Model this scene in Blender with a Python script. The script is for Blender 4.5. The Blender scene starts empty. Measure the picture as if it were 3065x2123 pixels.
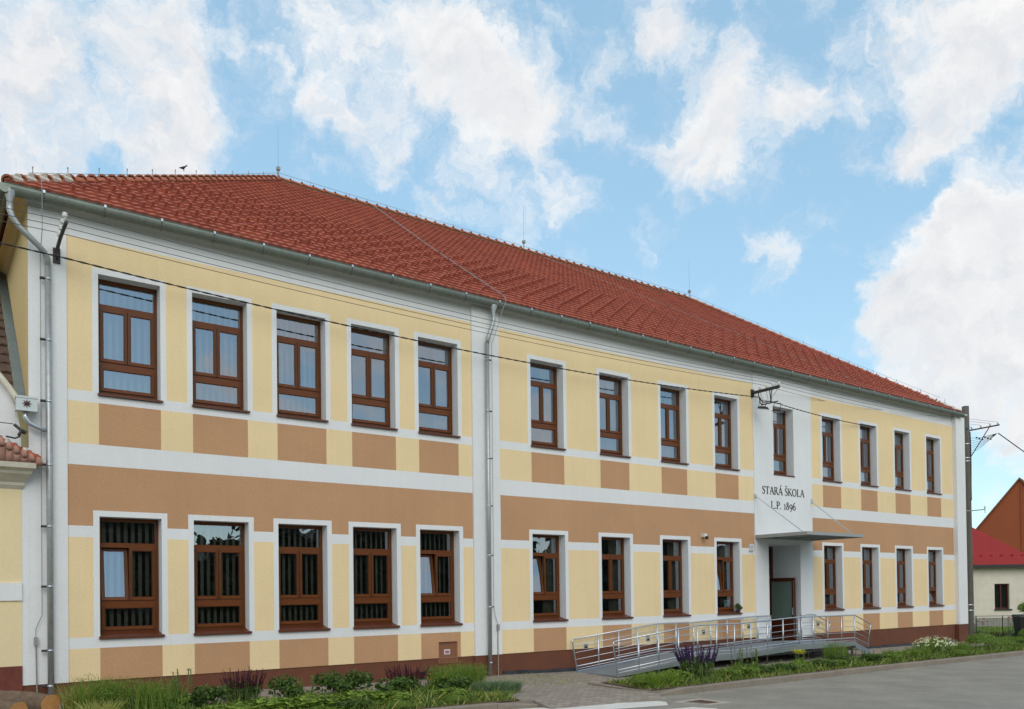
import bpy, math, random
import numpy as np
from mathutils import Vector, Matrix

random.seed(7)
rng = np.random.default_rng(7)
S = bpy.context.scene
COL = S.collection
R = math.radians

# ------------------------------------------------------------------ camera
cd = bpy.data.cameras.new('camera'); cam = bpy.data.objects.new('camera', cd); COL.objects.link(cam)
S.camera = cam
cd.sensor_width = 36; cd.lens = 29.0814; cd.shift_y = 0.22197
cd.clip_start = 0.1; cd.clip_end = 3000
_r = Vector((0.80913, -0.58749, -0.01255)); _u = Vector((0.002376, -0.018086, 0.999834)); _b = Vector((-0.587624, -0.809026, -0.013238))
M4 = Matrix((_r, _u, _b)).transposed().to_4x4(); M4.translation = Vector((0, -17.35, 0))
cam.matrix_world = M4

# ------------------------------------------------------------------ sun, exposure
SUN_EL, SUN_AZ = 36, 200           # azimuth measured from +Y clockwise
sl = bpy.data.lights.new('sun', 'SUN'); sun = bpy.data.objects.new('sun', sl); COL.objects.link(sun)
sl.energy = 1.25; sl.angle = R(45); sl.color = (1.0, 0.92, 0.80)
sd = Vector((math.sin(R(SUN_AZ))*math.cos(R(SUN_EL)), math.cos(R(SUN_AZ))*math.cos(R(SUN_EL)), math.sin(R(SUN_EL))))
sun.rotation_euler = sd.to_track_quat('Z', 'Y').to_euler(); sun.location = (0, -20, 40)
S.view_settings.view_transform = 'Standard'; S.view_settings.look = 'None'
S.view_settings.gamma = 1; S.view_settings.exposure = 0.0

# ------------------------------------------------------------------ world: sky with clouds laid out by direction
W = bpy.data.worlds.new('World'); S.world = W; W.use_nodes = True
nt = W.node_tree; nt.nodes.clear()
def N(tree, t, **k):
    n = tree.nodes.new(t)
    for a, v in k.items(): setattr(n, a, v)
    return n
def link(tree, a, b): tree.links.new(a, b)
def math_(tree, op, a, b=None, c=None, clamp=False):
    n = N(tree, 'ShaderNodeMath', operation=op); n.use_clamp = clamp
    for i, v in enumerate((a, b, c)):
        if v is None: continue
        if isinstance(v, (int, float)): n.inputs[i].default_value = v
        else: link(tree, v, n.inputs[i])
    return n.outputs[0]
CLOUDS = [(0.20,-0.94,0.30,0.085,-0.8), (0.48,-0.85,0.2,0.06,-0.3), (0.128, 0.852, 0.508, 0.096, 1), (0.089, 0.89, 0.447, 0.06, 1), (0.202, 0.83, 0.52, 0.055, 0.9), (0.223, 0.866, 0.447, 0.03, 0.9), (0.193, 0.882, 0.431, 0.026, 0.9), (0.09, 0.905, 0.415, 0.05, 1), (0.268, 0.794, 0.545, 0.021, 0.5), (0.303, 0.793, 0.529, 0.02, 0.5), (0.343, 0.753, 0.562, 0.047, 1), (0.415, 0.712, 0.567, 0.062, 1), (0.479, 0.705, 0.523, 0.059, 1), (0.532, 0.684, 0.499, 0.041, 0.9), (0.384, 0.781, 0.491, 0.038, 0.95), (0.349, 0.791, 0.503, 0.023, 0.8), (0.425, 0.779, 0.46, 0.03, 0.8), (0.466, 0.771, 0.435, 0.026, 0.7), (0.563, 0.701, 0.438, 0.042, 0.8), (0.597, 0.637, 0.488, 0.025, 0.5), (0.608, 0.564, 0.56, 0.04, 0.8), (0.665, 0.535, 0.521, 0.037, 0.9), (0.668, 0.566, 0.483, 0.043, 0.8), (0.65, 0.606, 0.458, 0.033, 0.6), (0.71, 0.499, 0.496, 0.029, 0.8), (0.711, 0.522, 0.471, 0.023, 0.6), (0.745, 0.459, 0.484, 0.014, 0.5), (0.755, 0.396, 0.523, 0.054, 1), (0.797, 0.356, 0.488, 0.063, 1), (0.805, 0.389, 0.448, 0.037, 1), (0.792, 0.44, 0.424, 0.028, 0.8), (0.794, 0.324, 0.514, 0.044, 1), (0.851, 0.401, 0.339, 0.041, 1), (0.86, 0.367, 0.355, 0.045, 1), (0.841, 0.461, 0.282, 0.049, 1), (0.868, 0.414, 0.274, 0.066, 1), (0.882, 0.365, 0.299, 0.054, 1), (0.893, 0.397, 0.21, 0.05, 1), (0.862, 0.454, 0.223, 0.037, 0.9), (0.912, 0.376, 0.167, 0.038, 0.9), (0.912, 0.399, 0.093, 0.024, 0.6), (0.746, 0.556, 0.368, 0.032, 0.6), (0.775, 0.499, 0.388, 0.016, 0.6), (0.783, 0.479, 0.396, 0.01, 0.5), (0.23, 0.84, 0.48, 0.03, .5), (0.5, 0.74, 0.44, 0.03, .5), (0.57, 0.62, 0.53, 0.03, .5), (0.69, 0.57, 0.44, 0.03, .4), (0.80, 0.42, 0.43, 0.03, .5)]
tc = N(nt, 'ShaderNodeTexCoord'); D0 = tc.outputs['Generated']
def noise(tree, vec, scale, detail=6, rough=.55, lac=2.0, dist=0, dims='3D'):
    n = N(tree, 'ShaderNodeTexNoise', noise_dimensions=dims); n.inputs['Scale'].default_value = scale
    n.inputs['Detail'].default_value = detail; n.inputs['Roughness'].default_value = rough
    n.inputs['Lacunarity'].default_value = lac; n.inputs['Distortion'].default_value = dist
    if vec is not None: link(tree, vec, n.inputs['Vector'])
    return n
def vmath(tree, op, a, b=None, s=None):
    n = N(tree, 'ShaderNodeVectorMath', operation=op)
    for i, v in enumerate((a, b)):
        if v is None: continue
        if isinstance(v, tuple): n.inputs[i].default_value = v
        else: link(tree, v, n.inputs[i])
    if s is not None: n.inputs['Scale'].default_value = s
    return n
wn = noise(nt, D0, 8, 8, .66)
off = vmath(nt, 'SUBTRACT', wn.outputs['Color'], (.5, .5, .5))
offs = vmath(nt, 'SCALE', off.outputs[0], None, .14)
DW = vmath(nt, 'ADD', D0, offs.outputs[0])
DWn = vmath(nt, 'NORMALIZE', DW.outputs[0]).outputs[0]
acc = None
for (x, y, z, r, w) in CLOUDS:
    l = math.sqrt(x*x+y*y+z*z); r *= .93
    dt = vmath(nt, 'DOT_PRODUCT', DWn, (x/l, y/l, z/l)).outputs['Value']
    a = math_(nt, 'MULTIPLY_ADD', dt, 2/(r*r), -2/(r*r))
    e = math_(nt, 'EXPONENT', a)
    acc = math_(nt, 'MULTIPLY', e, w) if acc is None else math_(nt, 'MULTIPLY_ADD', e, w, acc)
# cover everywhere outside the part of sky ahead: general broken cloud
sx = N(nt, 'ShaderNodeSeparateXYZ'); link(nt, D0, sx.inputs[0])
ahead = vmath(nt, 'DOT_PRODUCT', D0, (0.52, 0.72, 0.46)).outputs['Value']
outside = N(nt, 'ShaderNodeMapRange'); link(nt, ahead, outside.inputs[0])
outside.inputs[1].default_value = .80; outside.inputs[2].default_value = .6; outside.inputs[3].default_value = 0; outside.inputs[4].default_value = .58
accm = math_(nt, 'MINIMUM', acc, 1.05)
cover = math_(nt, 'ADD', accm, outside.outputs[0])
fb = noise(nt, DWn, 11, 12, .62, 2.2, .2)
dens = math_(nt, 'ADD', math_(nt, 'MULTIPLY', cover, .68), math_(nt, 'MULTIPLY_ADD', fb.outputs['Fac'], 2.3, -1.15))
mr = N(nt, 'ShaderNodeMapRange', interpolation_type='SMOOTHSTEP'); link(nt, dens, mr.inputs[0])
mr.inputs[1].default_value = .0; mr.inputs[2].default_value = .82; mr.inputs[3].default_value = 0; mr.inputs[4].default_value = 1
# cloud body shading: thick middles greyer, crisp bright rims
sh = noise(nt, DWn, 5, 6, .55)
rim = N(nt, 'ShaderNodeMapRange', interpolation_type='SMOOTHSTEP'); link(nt, math_(nt, 'ADD', dens, math_(nt, 'MULTIPLY_ADD', sh.outputs['Fac'], 1.2, -.6)), rim.inputs[0])
rim.inputs[1].default_value = .28; rim.inputs[2].default_value = .85; rim.inputs[3].default_value = 0; rim.inputs[4].default_value = 1
upv = vmath(nt, 'ADD', DWn, (-.004, -.010, .016))
fb2 = noise(nt, upv.outputs[0], 11, 12, .62, 2.2, .2)
bul = noise(nt, DWn, 22, 6, .6); bul2 = noise(nt, upv.outputs[0], 22, 6, .6)
dsh = math_(nt, 'ADD', math_(nt, 'SUBTRACT', fb2.outputs['Fac'], fb.outputs['Fac']), math_(nt, 'MULTIPLY', math_(nt, 'SUBTRACT', bul2.outputs['Fac'], bul.outputs['Fac']), .5))
shf = math_(nt, 'ADD', math_(nt, 'MULTIPLY_ADD', dsh, 1.9, .08), math_(nt, 'MULTIPLY', rim.outputs[0], .55), clamp=True)
cc = N(nt, 'ShaderNodeMix', data_type='RGBA'); link(nt, shf, cc.inputs[0])
WS = 0.13
cc.inputs[6].default_value = (0.99/WS, 0.985/WS, 0.975/WS, 1); cc.inputs[7].default_value = (0.74/WS, 0.765/WS, 0.81/WS, 1)
sky = N(nt, 'ShaderNodeTexSky'); sky.sky_type = 'NISHITA'; sky.sun_disc = False
sky.sun_elevation = R(SUN_EL); sky.sun_rotation = R(SUN_AZ)
sky.air_density = 1.0; sky.dust_density = 0.6; sky.ozone_density = 1.0; sky.altitude = 200
sk = N(nt, 'ShaderNodeMix', data_type='RGBA', blend_type='MULTIPLY'); sk.inputs[0].default_value = 1
link(nt, sky.outputs[0], sk.inputs[6]); sk.inputs[7].default_value = (2.0, 2.0, 1.7, 1)
mix = N(nt, 'ShaderNodeMix', data_type='RGBA'); link(nt, mr.outputs[0], mix.inputs[0])
sk2 = N(nt, 'ShaderNodeMix', data_type='RGBA'); sk2.inputs[0].default_value = .62; link(nt, sk.outputs[2], sk2.inputs[6]); sk2.inputs[7].default_value = (.37/WS, .63/WS, .86/WS, 1)
link(nt, sk2.outputs[2], mix.inputs[6]); link(nt, cc.outputs[2], mix.inputs[7])
bg = N(nt, 'ShaderNodeBackground'); link(nt, mix.outputs[2], bg.inputs[0]); bg.inputs[1].default_value = WS
wo = N(nt, 'ShaderNodeOutputWorld'); link(nt, bg.outputs[0], wo.inputs[0])

# ------------------------------------------------------------------ materials
def lin(r, g, b):
    f = lambda c: (c/255/12.92) if c/255 <= .04045 else ((c/255+.055)/1.055)**2.4
    return (f(r), f(g), f(b), 1)
MATS = {}
def mat(name, col, rough=.8, metal=0, nscale=0, streak=0, namt=.08, bump=0, bscale=80, spec=.5, stretch=None, blotch=0, blscale=.5, trans=0, dirt=0):
    if name in MATS: return MATS[name]
    m = bpy.data.materials.new(name); m.use_nodes = True; t = m.node_tree; b = t.nodes['Principled BSDF']
    b.inputs['Base Color'].default_value = (*col[:3], 1); b.inputs['Roughness'].default_value = rough; b.inputs['Metallic'].default_value = metal
    b.inputs['Specular IOR Level'].default_value = spec
    co = N(t, 'ShaderNodeTexCoord').outputs['Object']
    if stretch:
        mp = N(t, 'ShaderNodeMapping'); mp.inputs['Scale'].default_value = stretch; link(t, co, mp.inputs[0]); co2 = mp.outputs[0]
    else: co2 = co
    cur = None
    def vary(cur, fac_out, amt):
        mr_ = N(t, 'ShaderNodeMapRange'); link(t, fac_out, mr_.inputs[0]); mr_.inputs[1].default_value = .25; mr_.inputs[2].default_value = .75
        mr_.inputs[3].default_value = 1-amt; mr_.inputs[4].default_value = 1+amt
        mx = N(t, 'ShaderNodeVectorMath', operation='SCALE'); link(t, mr_.outputs[0], mx.inputs['Scale'])
        if cur is None: mx.inputs[0].default_value = col[:3]
        else: link(t, cur, mx.inputs[0])
        return mx.outputs[0]
    if nscale: cur = vary(cur, noise(t, co2, nscale, 4, .6).outputs['Fac'], namt)
    if blotch: cur = vary(cur, noise(t, co, blscale, 5, .65).outputs['Fac'], blotch)
    if streak:
        mp2 = N(t, 'ShaderNodeMapping'); mp2.inputs['Scale'].default_value = (3.2, 1, .22); link(t, co, mp2.inputs[0]); cur = vary(cur, noise(t, mp2.outputs[0], 1.6, 6, .7).outputs['Fac'], streak)
    if cur is not None: link(t, cur, b.inputs['Base Color'])
    if bump:
        bp = N(t, 'ShaderNodeBump'); bp.inputs['Strength'].default_value = bump; bp.inputs['Distance'].default_value = .01
        link(t, noise(t, co2, bscale, 3, .6).outputs['Fac'], bp.inputs['Height']); link(t, bp.outputs[0], b.inputs['Normal'])
    MATS[name] = m; return m
WHITE = mat('white_render', lin(226, 227, 228), .9, nscale=26, namt=.05, bump=.5, bscale=70, blotch=.045, blscale=.5, streak=.03)
CREAM = mat('cream_render', lin(236, 211, 165), .9, nscale=26, namt=.06, bump=.5, bscale=70, blotch=.055, blscale=.5, streak=.03)
TAN = mat('tan_render', lin(190, 147, 110), .9, nscale=26, namt=.10, bump=.6, bscale=60, blotch=.08, blscale=.6, streak=.03)
PLINTH = mat('plinth_render', lin(106, 62, 42), .8, nscale=50, namt=.14, bump=.5, bscale=60, blotch=.16, blscale=1.2)
YELLOWSIDE = mat('yellow_side_render', lin(232, 200, 140), .9, nscale=40, namt=.06, bump=.4)
NB_CREAM = mat('neighbour_render', lin(232, 213, 170), .9, nscale=40, namt=.05, bump=.4, blotch=.05)
NB_PLINTH = mat('neighbour_plinth', lin(110, 52, 38), .6, nscale=9, namt=.3, bump=.3, blotch=.2, blscale=2)
WOOD = mat('brown_wood', lin(92, 52, 22), .34, nscale=22, namt=.22, stretch=(1, 1, .12), bump=.15, bscale=40, spec=.3)
WOODH = mat('brown_wood_rail', lin(106, 58, 25), .34, nscale=22, namt=.22, stretch=(.12, 1, 1), bump=.15, bscale=40, spec=.3)
SILL = mat('sill_metal_brown', lin(92, 46, 22), .4, nscale=6, namt=.08)
ZINC = mat('zinc', lin(128, 134, 126), .45, metal=.7, nscale=14, namt=.16, blotch=.12, blscale=1.5)
GALV = mat('galvanised', lin(196, 203, 210), .32, metal=.8, nscale=30, namt=.12)
PIPE = mat('pipe_zinc', lin(168, 172, 172), .4, metal=.5, nscale=14, namt=.14, blotch=.12, blscale=1.5)
CANO = mat('canopy_metal', lin(160, 164, 164), .5, metal=.2, nscale=8, namt=.06)
HOPM = mat('hopper_metal', lin(196, 204, 204), .45, metal=.1)
GALVD = mat('galvanised_deck', lin(140, 150, 160), .5, metal=.5, nscale=20, namt=.15, blotch=.15, blscale=2, bump=.4, bscale=120)
DARKMETAL = mat('dark_metal', lin(62, 62, 60), .6, metal=.4, nscale=20, namt=.2)
BLACK = mat('black_rubber', lin(30, 30, 32), .6)
PORC = mat('porcelain', lin(225, 225, 220), .2)
MORTAR = mat('mortar', lin(205, 198, 188), .95, nscale=20, namt=.15, bump=.6)
CONC = mat('concrete', lin(136, 126, 114), .95, nscale=30, namt=.16, bump=.5, bscale=50, blotch=.18, blscale=1.5)
POLEC = mat('pole_concrete', lin(96, 92, 86), .95, nscale=20, namt=.2, bump=.3, stretch=(1, 1, .15), blotch=.12)
INTER = mat('interior', lin(120, 115, 105), .95)
BLIND = mat('blind_fabric', lin(158, 156, 144), .9)
CURT = mat('curtain_fabric', lin(150, 148, 140), .95, nscale=10, namt=.1, stretch=(8, 1, .2))
PAPER = mat('paper', lin(205, 222, 236), .7)
REDP = mat('red_plastic', lin(190, 40, 40), .5)
CABM = mat('cabinet_brown', lin(134, 88, 62), .6, nscale=30, namt=.06)
LETTER = mat('letter_black', lin(34, 34, 36), .6)
SOIL = mat('soil', lin(96, 78, 58), .98, nscale=12, namt=.35, bump=.8, bscale=20)

# glass
gm = bpy.data.materials.new('window_glass'); gm.use_nodes = True; t = gm.node_tree; t.nodes.clear()
fr = N(t, 'ShaderNodeFresnel'); fr.inputs[0].default_value = 1.6
f2 = math_(t, 'MULTIPLY_ADD', fr.outputs[0], 1.3, .24, clamp=True)
tr = N(t, 'ShaderNodeBsdfTransparent'); tr.inputs[0].default_value = (.80, .82, .76, 1)
gl = N(t, 'ShaderNodeBsdfGlossy'); gl.inputs['Roughness'].default_value = 0.0; gl.inputs['Color'].default_value = (.84, .91, 1, 1)
gn = noise(t, N(t, 'ShaderNodeTexCoord').outputs['Object'], 1.6, 1, .5); gb = N(t, 'ShaderNodeBump'); gb.inputs['Strength'].default_value = .25; gb.inputs['Distance'].default_value = .01
link(t, gn.outputs['Fac'], gb.inputs['Height']); link(t, gb.outputs[0], gl.inputs['Normal'])
ms = N(t, 'ShaderNodeMixShader'); link(t, f2, ms.inputs[0]); link(t, tr.outputs[0], ms.inputs[1]); link(t, gl.outputs[0], ms.inputs[2])
link(t, ms.outputs[0], N(t, 'ShaderNodeOutputMaterial').inputs[0]); GLASS = gm
FROST = mat('frosted_glass', lin(120, 140, 128), .35, nscale=5, namt=.08)

# roof tile: colour varies tile by tile
def tile_mat(name, base, w=.62/3, cy=.2489, hue=.25):
    m = bpy.data.materials.new(name); m.use_nodes = True; t = m.node_tree; b = t.nodes['Principled BSDF']; b.inputs['Roughness'].default_value = .75
    s = N(t, 'ShaderNodeSeparateXYZ'); link(t, N(t, 'ShaderNodeTexCoord').outputs['Object'], s.inputs[0])
    fx = math_(t, 'FLOOR', math_(t, 'DIVIDE', s.outputs[0], w)); fy = math_(t, 'FLOOR', math_(t, 'DIVIDE', s.outputs[1], cy))
    cb = N(t, 'ShaderNodeCombineXYZ'); link(t, fx, cb.inputs[0]); link(t, fy, cb.inputs[1])
    wn = N(t, 'ShaderNodeTexWhiteNoise', noise_dimensions='2D'); link(t, cb.outputs[0], wn.inputs['Vector'])
    cr = N(t, 'ShaderNodeValToRGB'); link(t, wn.outputs['Value'], cr.inputs[0])
    e = cr.color_ramp.elements; r_, g_, b_ = base
    e[0].position = 0; e[0].color = (r_*.86, g_*.84, b_*.86, 1); e[1].position = 1; e[1].color = (r_*1.1, g_*1.2, b_*1.1, 1)
    x = e.new(.5); x.color = (r_, g_, b_, 1)
    n = noise(t, None, 14, 5, .6); link(t, N(t, 'ShaderNodeTexCoord').outputs['Object'], n.inputs['Vector'])
    mp = N(t, 'ShaderNodeMapRange'); link(t, n.outputs['Fac'], mp.inputs[0]); mp.inputs[1].default_value = .3; mp.inputs[2].default_value = .7; mp.inputs[3].default_value = .85; mp.inputs[4].default_value = 1.15
    n2 = noise(t, None, .7, 5, .65); link(t, N(t, 'ShaderNodeTexCoord').outputs['Object'], n2.inputs['Vector'])
    sc = N(t, 'ShaderNodeVectorMath', operation='SCALE'); link(t, cr.outputs[0], sc.inputs[0]); link(t, math_(t, 'MULTIPLY', mp.outputs[0], math_(t, 'MULTIPLY_ADD', n2.outputs['Fac'], .5, .75)), sc.inputs['Scale'])
    link(t, sc.outputs[0], b.inputs['Base Color'])
    return m
TILE = tile_mat('roof_tile_red', (.37, .094, .056))
CAP = mat('ridge_tile', lin(176, 104, 76), .85, nscale=7, namt=.22, blotch=.15, blscale=2)
OLDTILE = tile_mat('old_roof_tile', (.11, .07, .055), .3, .3)
ORTILE = mat('orange_ridge_tile', lin(180, 80, 52), .8, nscale=6, namt=.2)
PALETILE = mat('weathered_tile', lin(164, 122, 106), .85, nscale=5, namt=.3)

# asphalt and paving
def asphalt():
    m = bpy.data.materials.new('asphalt'); m.use_nodes = True; t = m.node_tree; b = t.nodes['Principled BSDF']; b.inputs['Roughness'].default_value = .93
    co = N(t, 'ShaderNodeTexCoord').outputs['Object']
    n1 = noise(t, co, 90, 3, .7); n2 = noise(t, co, .9, 5, .6); n3 = noise(t, co, 12, 4, .6)
    cr = N(t, 'ShaderNodeValToRGB'); link(t, n2.outputs['Fac'], cr.inputs[0])
    cr.color_ramp.elements[0].position = .38; cr.color_ramp.elements[0].color = lin(136, 130, 120); cr.color_ramp.elements[1].position = .75; cr.color_ramp.elements[1].color = lin(156, 150, 139)
    v = math_(t, 'ADD', math_(t, 'MULTIPLY_ADD', n1.outputs['Fac'], .5, .75), math_(t, 'MULTIPLY_ADD', n3.outputs['Fac'], .45, -.22))
    sc = N(t, 'ShaderNodeVectorMath', operation='SCALE'); link(t, cr.outputs[0], sc.inputs[0]); link(t, v, sc.inputs['Scale']); link(t, sc.outputs[0], b.inputs['Base Color'])
    bp = N(t, 'ShaderNodeBump'); bp.inputs['Strength'].default_value = .5; bp.inputs['Distance'].default_value = .01; link(t, n1.outputs['Fac'], bp.inputs['Height']); link(t, bp.outputs[0], b.inputs['Normal'])
    return m
ASPH = asphalt()
ASPHD = mat('asphalt_patch', lin(128, 123, 114), .95, nscale=60, namt=.22, bump=.5, bscale=90, blotch=.1, blscale=1)
def paving(name, c1, c2, w, h, rot=0):
    m = bpy.data.materials.new(name); m.use_nodes = True; t = m.node_tree; b = t.nodes['Principled BSDF']; b.inputs['Roughness'].default_value = .95
    co = N(t, 'ShaderNodeTexCoord').outputs['Object']; mp = N(t, 'ShaderNodeMapping'); mp.inputs['Rotation'].default_value = (0, 0, rot); link(t, co, mp.inputs[0])
    br = N(t, 'ShaderNodeTexBrick'); link(t, mp.outputs[0], br.inputs[0]); br.inputs['Scale'].default_value = 1
    br.inputs['Brick Width'].default_value = w; br.inputs['Row Height'].default_value = h; br.inputs['Mortar Size'].default_value = .006; br.inputs['Mortar Smooth'].default_value = .3
    br.inputs['Color1'].default_value = c1; br.inputs['Color2'].default_value = c2; br.inputs['Mortar'].default_value = lin(96, 90, 80)
    n = noise(t, co, 3, 6, .65); mr_ = N(t, 'ShaderNodeMapRange'); link(t, n.outputs['Fac'], mr_.inputs[0]); mr_.inputs[3].default_value = .7; mr_.inputs[4].default_value = 1.3
    sc = N(t, 'ShaderNodeVectorMath', operation='SCALE'); link(t, br.outputs[0], sc.inputs[0]); link(t, mr_.outputs[0], sc.inputs['Scale']); link(t, sc.outputs[0], b.inputs['Base Color'])
    bp = N(t, 'ShaderNodeBump'); bp.inputs['Strength'].default_value = .6; bp.inputs['Distance'].default_value = .01; link(t, br.outputs['Fac'], bp.inputs['Height']); bp.invert = True; link(t, bp.outputs[0], b.inputs['Normal'])
    return m
PAVE = paving('paving_blocks', lin(158, 148, 138), lin(140, 128, 116), .2, .1, R(0))
GRASSM = mat('grass_ground', lin(96, 112, 56), .98, nscale=8, namt=.4, bump=.6, bscale=25, blotch=.25, blscale=.6)
PAINT = mat('road_paint', lin(216, 214, 208), .8, nscale=25, namt=.12, blotch=.12, blscale=4)

def leafmat(name, c1, c2):
    m = bpy.data.materials.new(name); m.use_nodes = True; t = m.node_tree; b = t.nodes['Principled BSDF']; b.inputs['Roughness'].default_value = .6
    g = N(t, 'ShaderNodeNewGeometry'); cr = N(t, 'ShaderNodeMix', data_type='RGBA'); link(t, g.outputs['Random Per Island'], cr.inputs[0]); cr.inputs[6].default_value = c1; cr.inputs[7].default_value = c2
    link(t, cr.outputs[2], b.inputs['Base Color'])
    tl = N(t, 'ShaderNodeBsdfTranslucent'); link(t, cr.outputs[2], tl.inputs[0]); mx = N(t, 'ShaderNodeMixShader'); mx.inputs[0].default_value = .3
    out = [n for n in t.nodes if n.type == 'OUTPUT_MATERIAL'][0]
    link(t, b.outputs[0], mx.inputs[1]); link(t, tl.outputs[0], mx.inputs[2]); link(t, mx.outputs[0], out.inputs[0])
    return m
L_MID = leafmat('leaf_mid', lin(84, 116, 38), lin(134, 160, 62))
L_DARK = leafmat('leaf_dark', lin(52, 80, 30), lin(98, 126, 52))
L_LIGHT = leafmat('leaf_light', lin(84, 116, 38), lin(146, 172, 62))
L_YEL = leafmat('leaf_olive', lin(138, 146, 66), lin(190, 188, 110))
L_BLUE = leafmat('leaf_greygreen', lin(76, 104, 74), lin(124, 146, 104))
P_PURP = leafmat('petal_purple', lin(50, 32, 72), lin(84, 54, 108))
P_DRED = leafmat('petal_dark_red', lin(60, 24, 36), lin(98, 44, 58))
P_WHITE = leafmat('petal_white', lin(214, 216, 176), lin(238, 238, 214))
P_YEL = leafmat('petal_yellow', lin(200, 196, 40), lin(226, 216, 70))
P_ORG = leafmat('petal_orange', lin(220, 110, 40), lin(236, 150, 70))
P_RED = leafmat('petal_red', lin(176, 40, 30), lin(208, 66, 44))
STEM = mat('stem', lin(92, 104, 56), .8)
BARK = mat('bark', lin(110, 92, 76), .95, nscale=14, namt=.35, bump=1, bscale=25, stretch=(1, .25, 1))
LOGEND = mat('log_end', lin(206, 146, 88), .9, nscale=10, namt=.2)

# ------------------------------------------------------------------ mesh helpers
class MB:
    def __init__(s): s.v = []; s.f = []; s.mi = []
    def add(s, vs, fs, mi=0):
        o = len(s.v); s.v += [tuple(v) for v in vs]; s.f += [tuple(i+o for i in f) for f in fs]; s.mi += [mi]*len(fs); return s
    def box(s, x0, x1, y0, y1, z0, z1, mi=0):
        return s.add([(x0,y0,z0),(x1,y0,z0),(x1,y1,z0),(x0,y1,z0),(x0,y0,z1),(x1,y0,z1),(x1,y1,z1),(x0,y1,z1)],
                     [(0,3,2,1),(4,5,6,7),(0,1,5,4),(1,2,6,5),(2,3,7,6),(3,0,4,7)], mi)
    def quad(s, a, b, c, d, mi=0): return s.add([a,b,c,d], [(0,1,2,3)], mi)
    def tube(s, pts, r, n=8, mi=0, cap=True, r2=None):
        pts = [Vector(p) for p in pts]; vs = []; fs = []; up = None
        for i, p in enumerate(pts):
            d = (pts[min(i+1, len(pts)-1)]-pts[max(i-1, 0)])
            if d.length < 1e-9: d = Vector((0,0,1))
            d.normalize()
            if up is None:
                up = Vector((0,0,1)) if abs(d.z) < .9 else Vector((1,0,0))
            a = d.cross(up).normalized(); b = a.cross(d).normalized(); up = b
            rr = r if r2 is None else r+(r2-r)*i/(len(pts)-1)
            for k in range(n):
                t = 2*math.pi*k/n; vs.append(p+a*math.cos(t)*rr+b*math.sin(t)*rr)
        for i in range(len(pts)-1):
            for k in range(n):
                k2 = (k+1) % n; fs.append((i*n+k, i*n+k2, (i+1)*n+k2, (i+1)*n+k))
        if cap: fs.append(tuple(range(n))[::-1]); fs.append(tuple(range((len(pts)-1)*n, len(pts)*n)))
        return s.add(vs, fs, mi)
    def lathe(s, prof, c=(0,0,0), n=16, mi=0):
        vs = []; fs = []
        for (r, z) in prof:
            for k in range(n):
                t = 2*math.pi*k/n; vs.append((c[0]+r*math.cos(t), c[1]+r*math.sin(t), c[2]+z))
        for i in range(len(prof)-1):
            for k in range(n):
                k2 = (k+1) % n; fs.append((i*n+k, i*n+k2, (i+1)*n+k2, (i+1)*n+k))
        return s.add(vs, fs, mi)
    def build(s, name, m, parent=None, smooth=False, loc=None, link_=True):
        me = bpy.data.meshes.new(name); me.from_pydata(s.v, [], s.f)
        ms_ = m if isinstance(m, (list, tuple)) else [m]
        for x in ms_: me.materials.append(x)
        me.polygons.foreach_set('material_index', s.mi)
        if smooth: me.polygons.foreach_set('use_smooth', [True]*len(s.f))
        me.update()
        o = bpy.data.objects.new(name, me); COL.objects.link(o)
        if parent: o.parent = parent
        if loc: o.location = loc
        return o
def tag(o, label=None, cat=None, group=None, kind=None):
    if label: o['label'] = label
    if cat: o['category'] = cat
    if group: o['group'] = group
    if kind: o['kind'] = kind
    return o
def empty(name, loc=(0,0,0), rz=0):
    o = bpy.data.objects.new(name, None); COL.objects.link(o); o.location = loc; o.rotation_euler = (0, 0, rz); o.empty_display_size = .2; return o
def copy_tree(o, parent=None):
    c = o.copy(); COL.objects.link(c)
    if parent: c.parent = parent
    for ch in o.children: copy_tree(ch, c)
    return c
def lerp_tab(tab, x):
    return float(np.interp(x, [a for a, _ in tab], [b for _, b in tab]))
KT = [(-60,-2.12),(8,-2.15),(10.2,-2.18),(13.4,-2.27),(22,-2.28),(33,-2.34),(90,-2.5)]
BT = [(-60,-1.85),(0,-1.87),(5,-1.96),(12,-2.09),(14.5,-2.16),(20,-2.2),(33,-2.3),(90,-2.4)]
KY = -4.0
def gz(x, y):   # pavement/bed level between wall and kerb top
    a = lerp_tab(BT, x); b = lerp_tab(KT, x); t = min(1, max(0, -y/4.0)); return a+(b-a)*t
def rz_(x): return lerp_tab(KT, x)-.12

# ------------------------------------------------------------------ setting: ground, road, pavement
g = MB(); g.quad((-900,-900,-2.9),(900,-900,-2.9),(900,900,-2.9),(-900,900,-2.9)); tag(g.build('ground', GRASSM), kind='structure')
def strip(name, m, x0, x1, yl, zf, n=80, kind='structure', dz=0):
    b = MB(); xs = np.linspace(x0, x1, n+1)
    for i in range(n):
        for j in range(len(yl)-1):
            a, c = xs[i], xs[i+1]
            b.quad((a,yl[j],zf(a,yl[j])+dz),(c,yl[j],zf(c,yl[j])+dz),(c,yl[j+1],zf(c,yl[j+1])+dz),(a,yl[j+1],zf(a,yl[j+1])+dz))
    return tag(b.build(name, m), kind=kind)
strip('road', ASPH, -60, 120, [-15.5,-12,-8.5,-4.16], lambda x,y: rz_(x)+(0 if y > -8.4 else .02))
strip('road_repair', ASPHD, -60, 120, [-15.3,-8.32], lambda x,y: rz_(x)+(0 if y > -8.4 else .02), dz=.006)
strip('pavement', PAVE, -60, 120, [-15.6-3,-15.6], lambda x,y: rz_(x)+.1)
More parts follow.
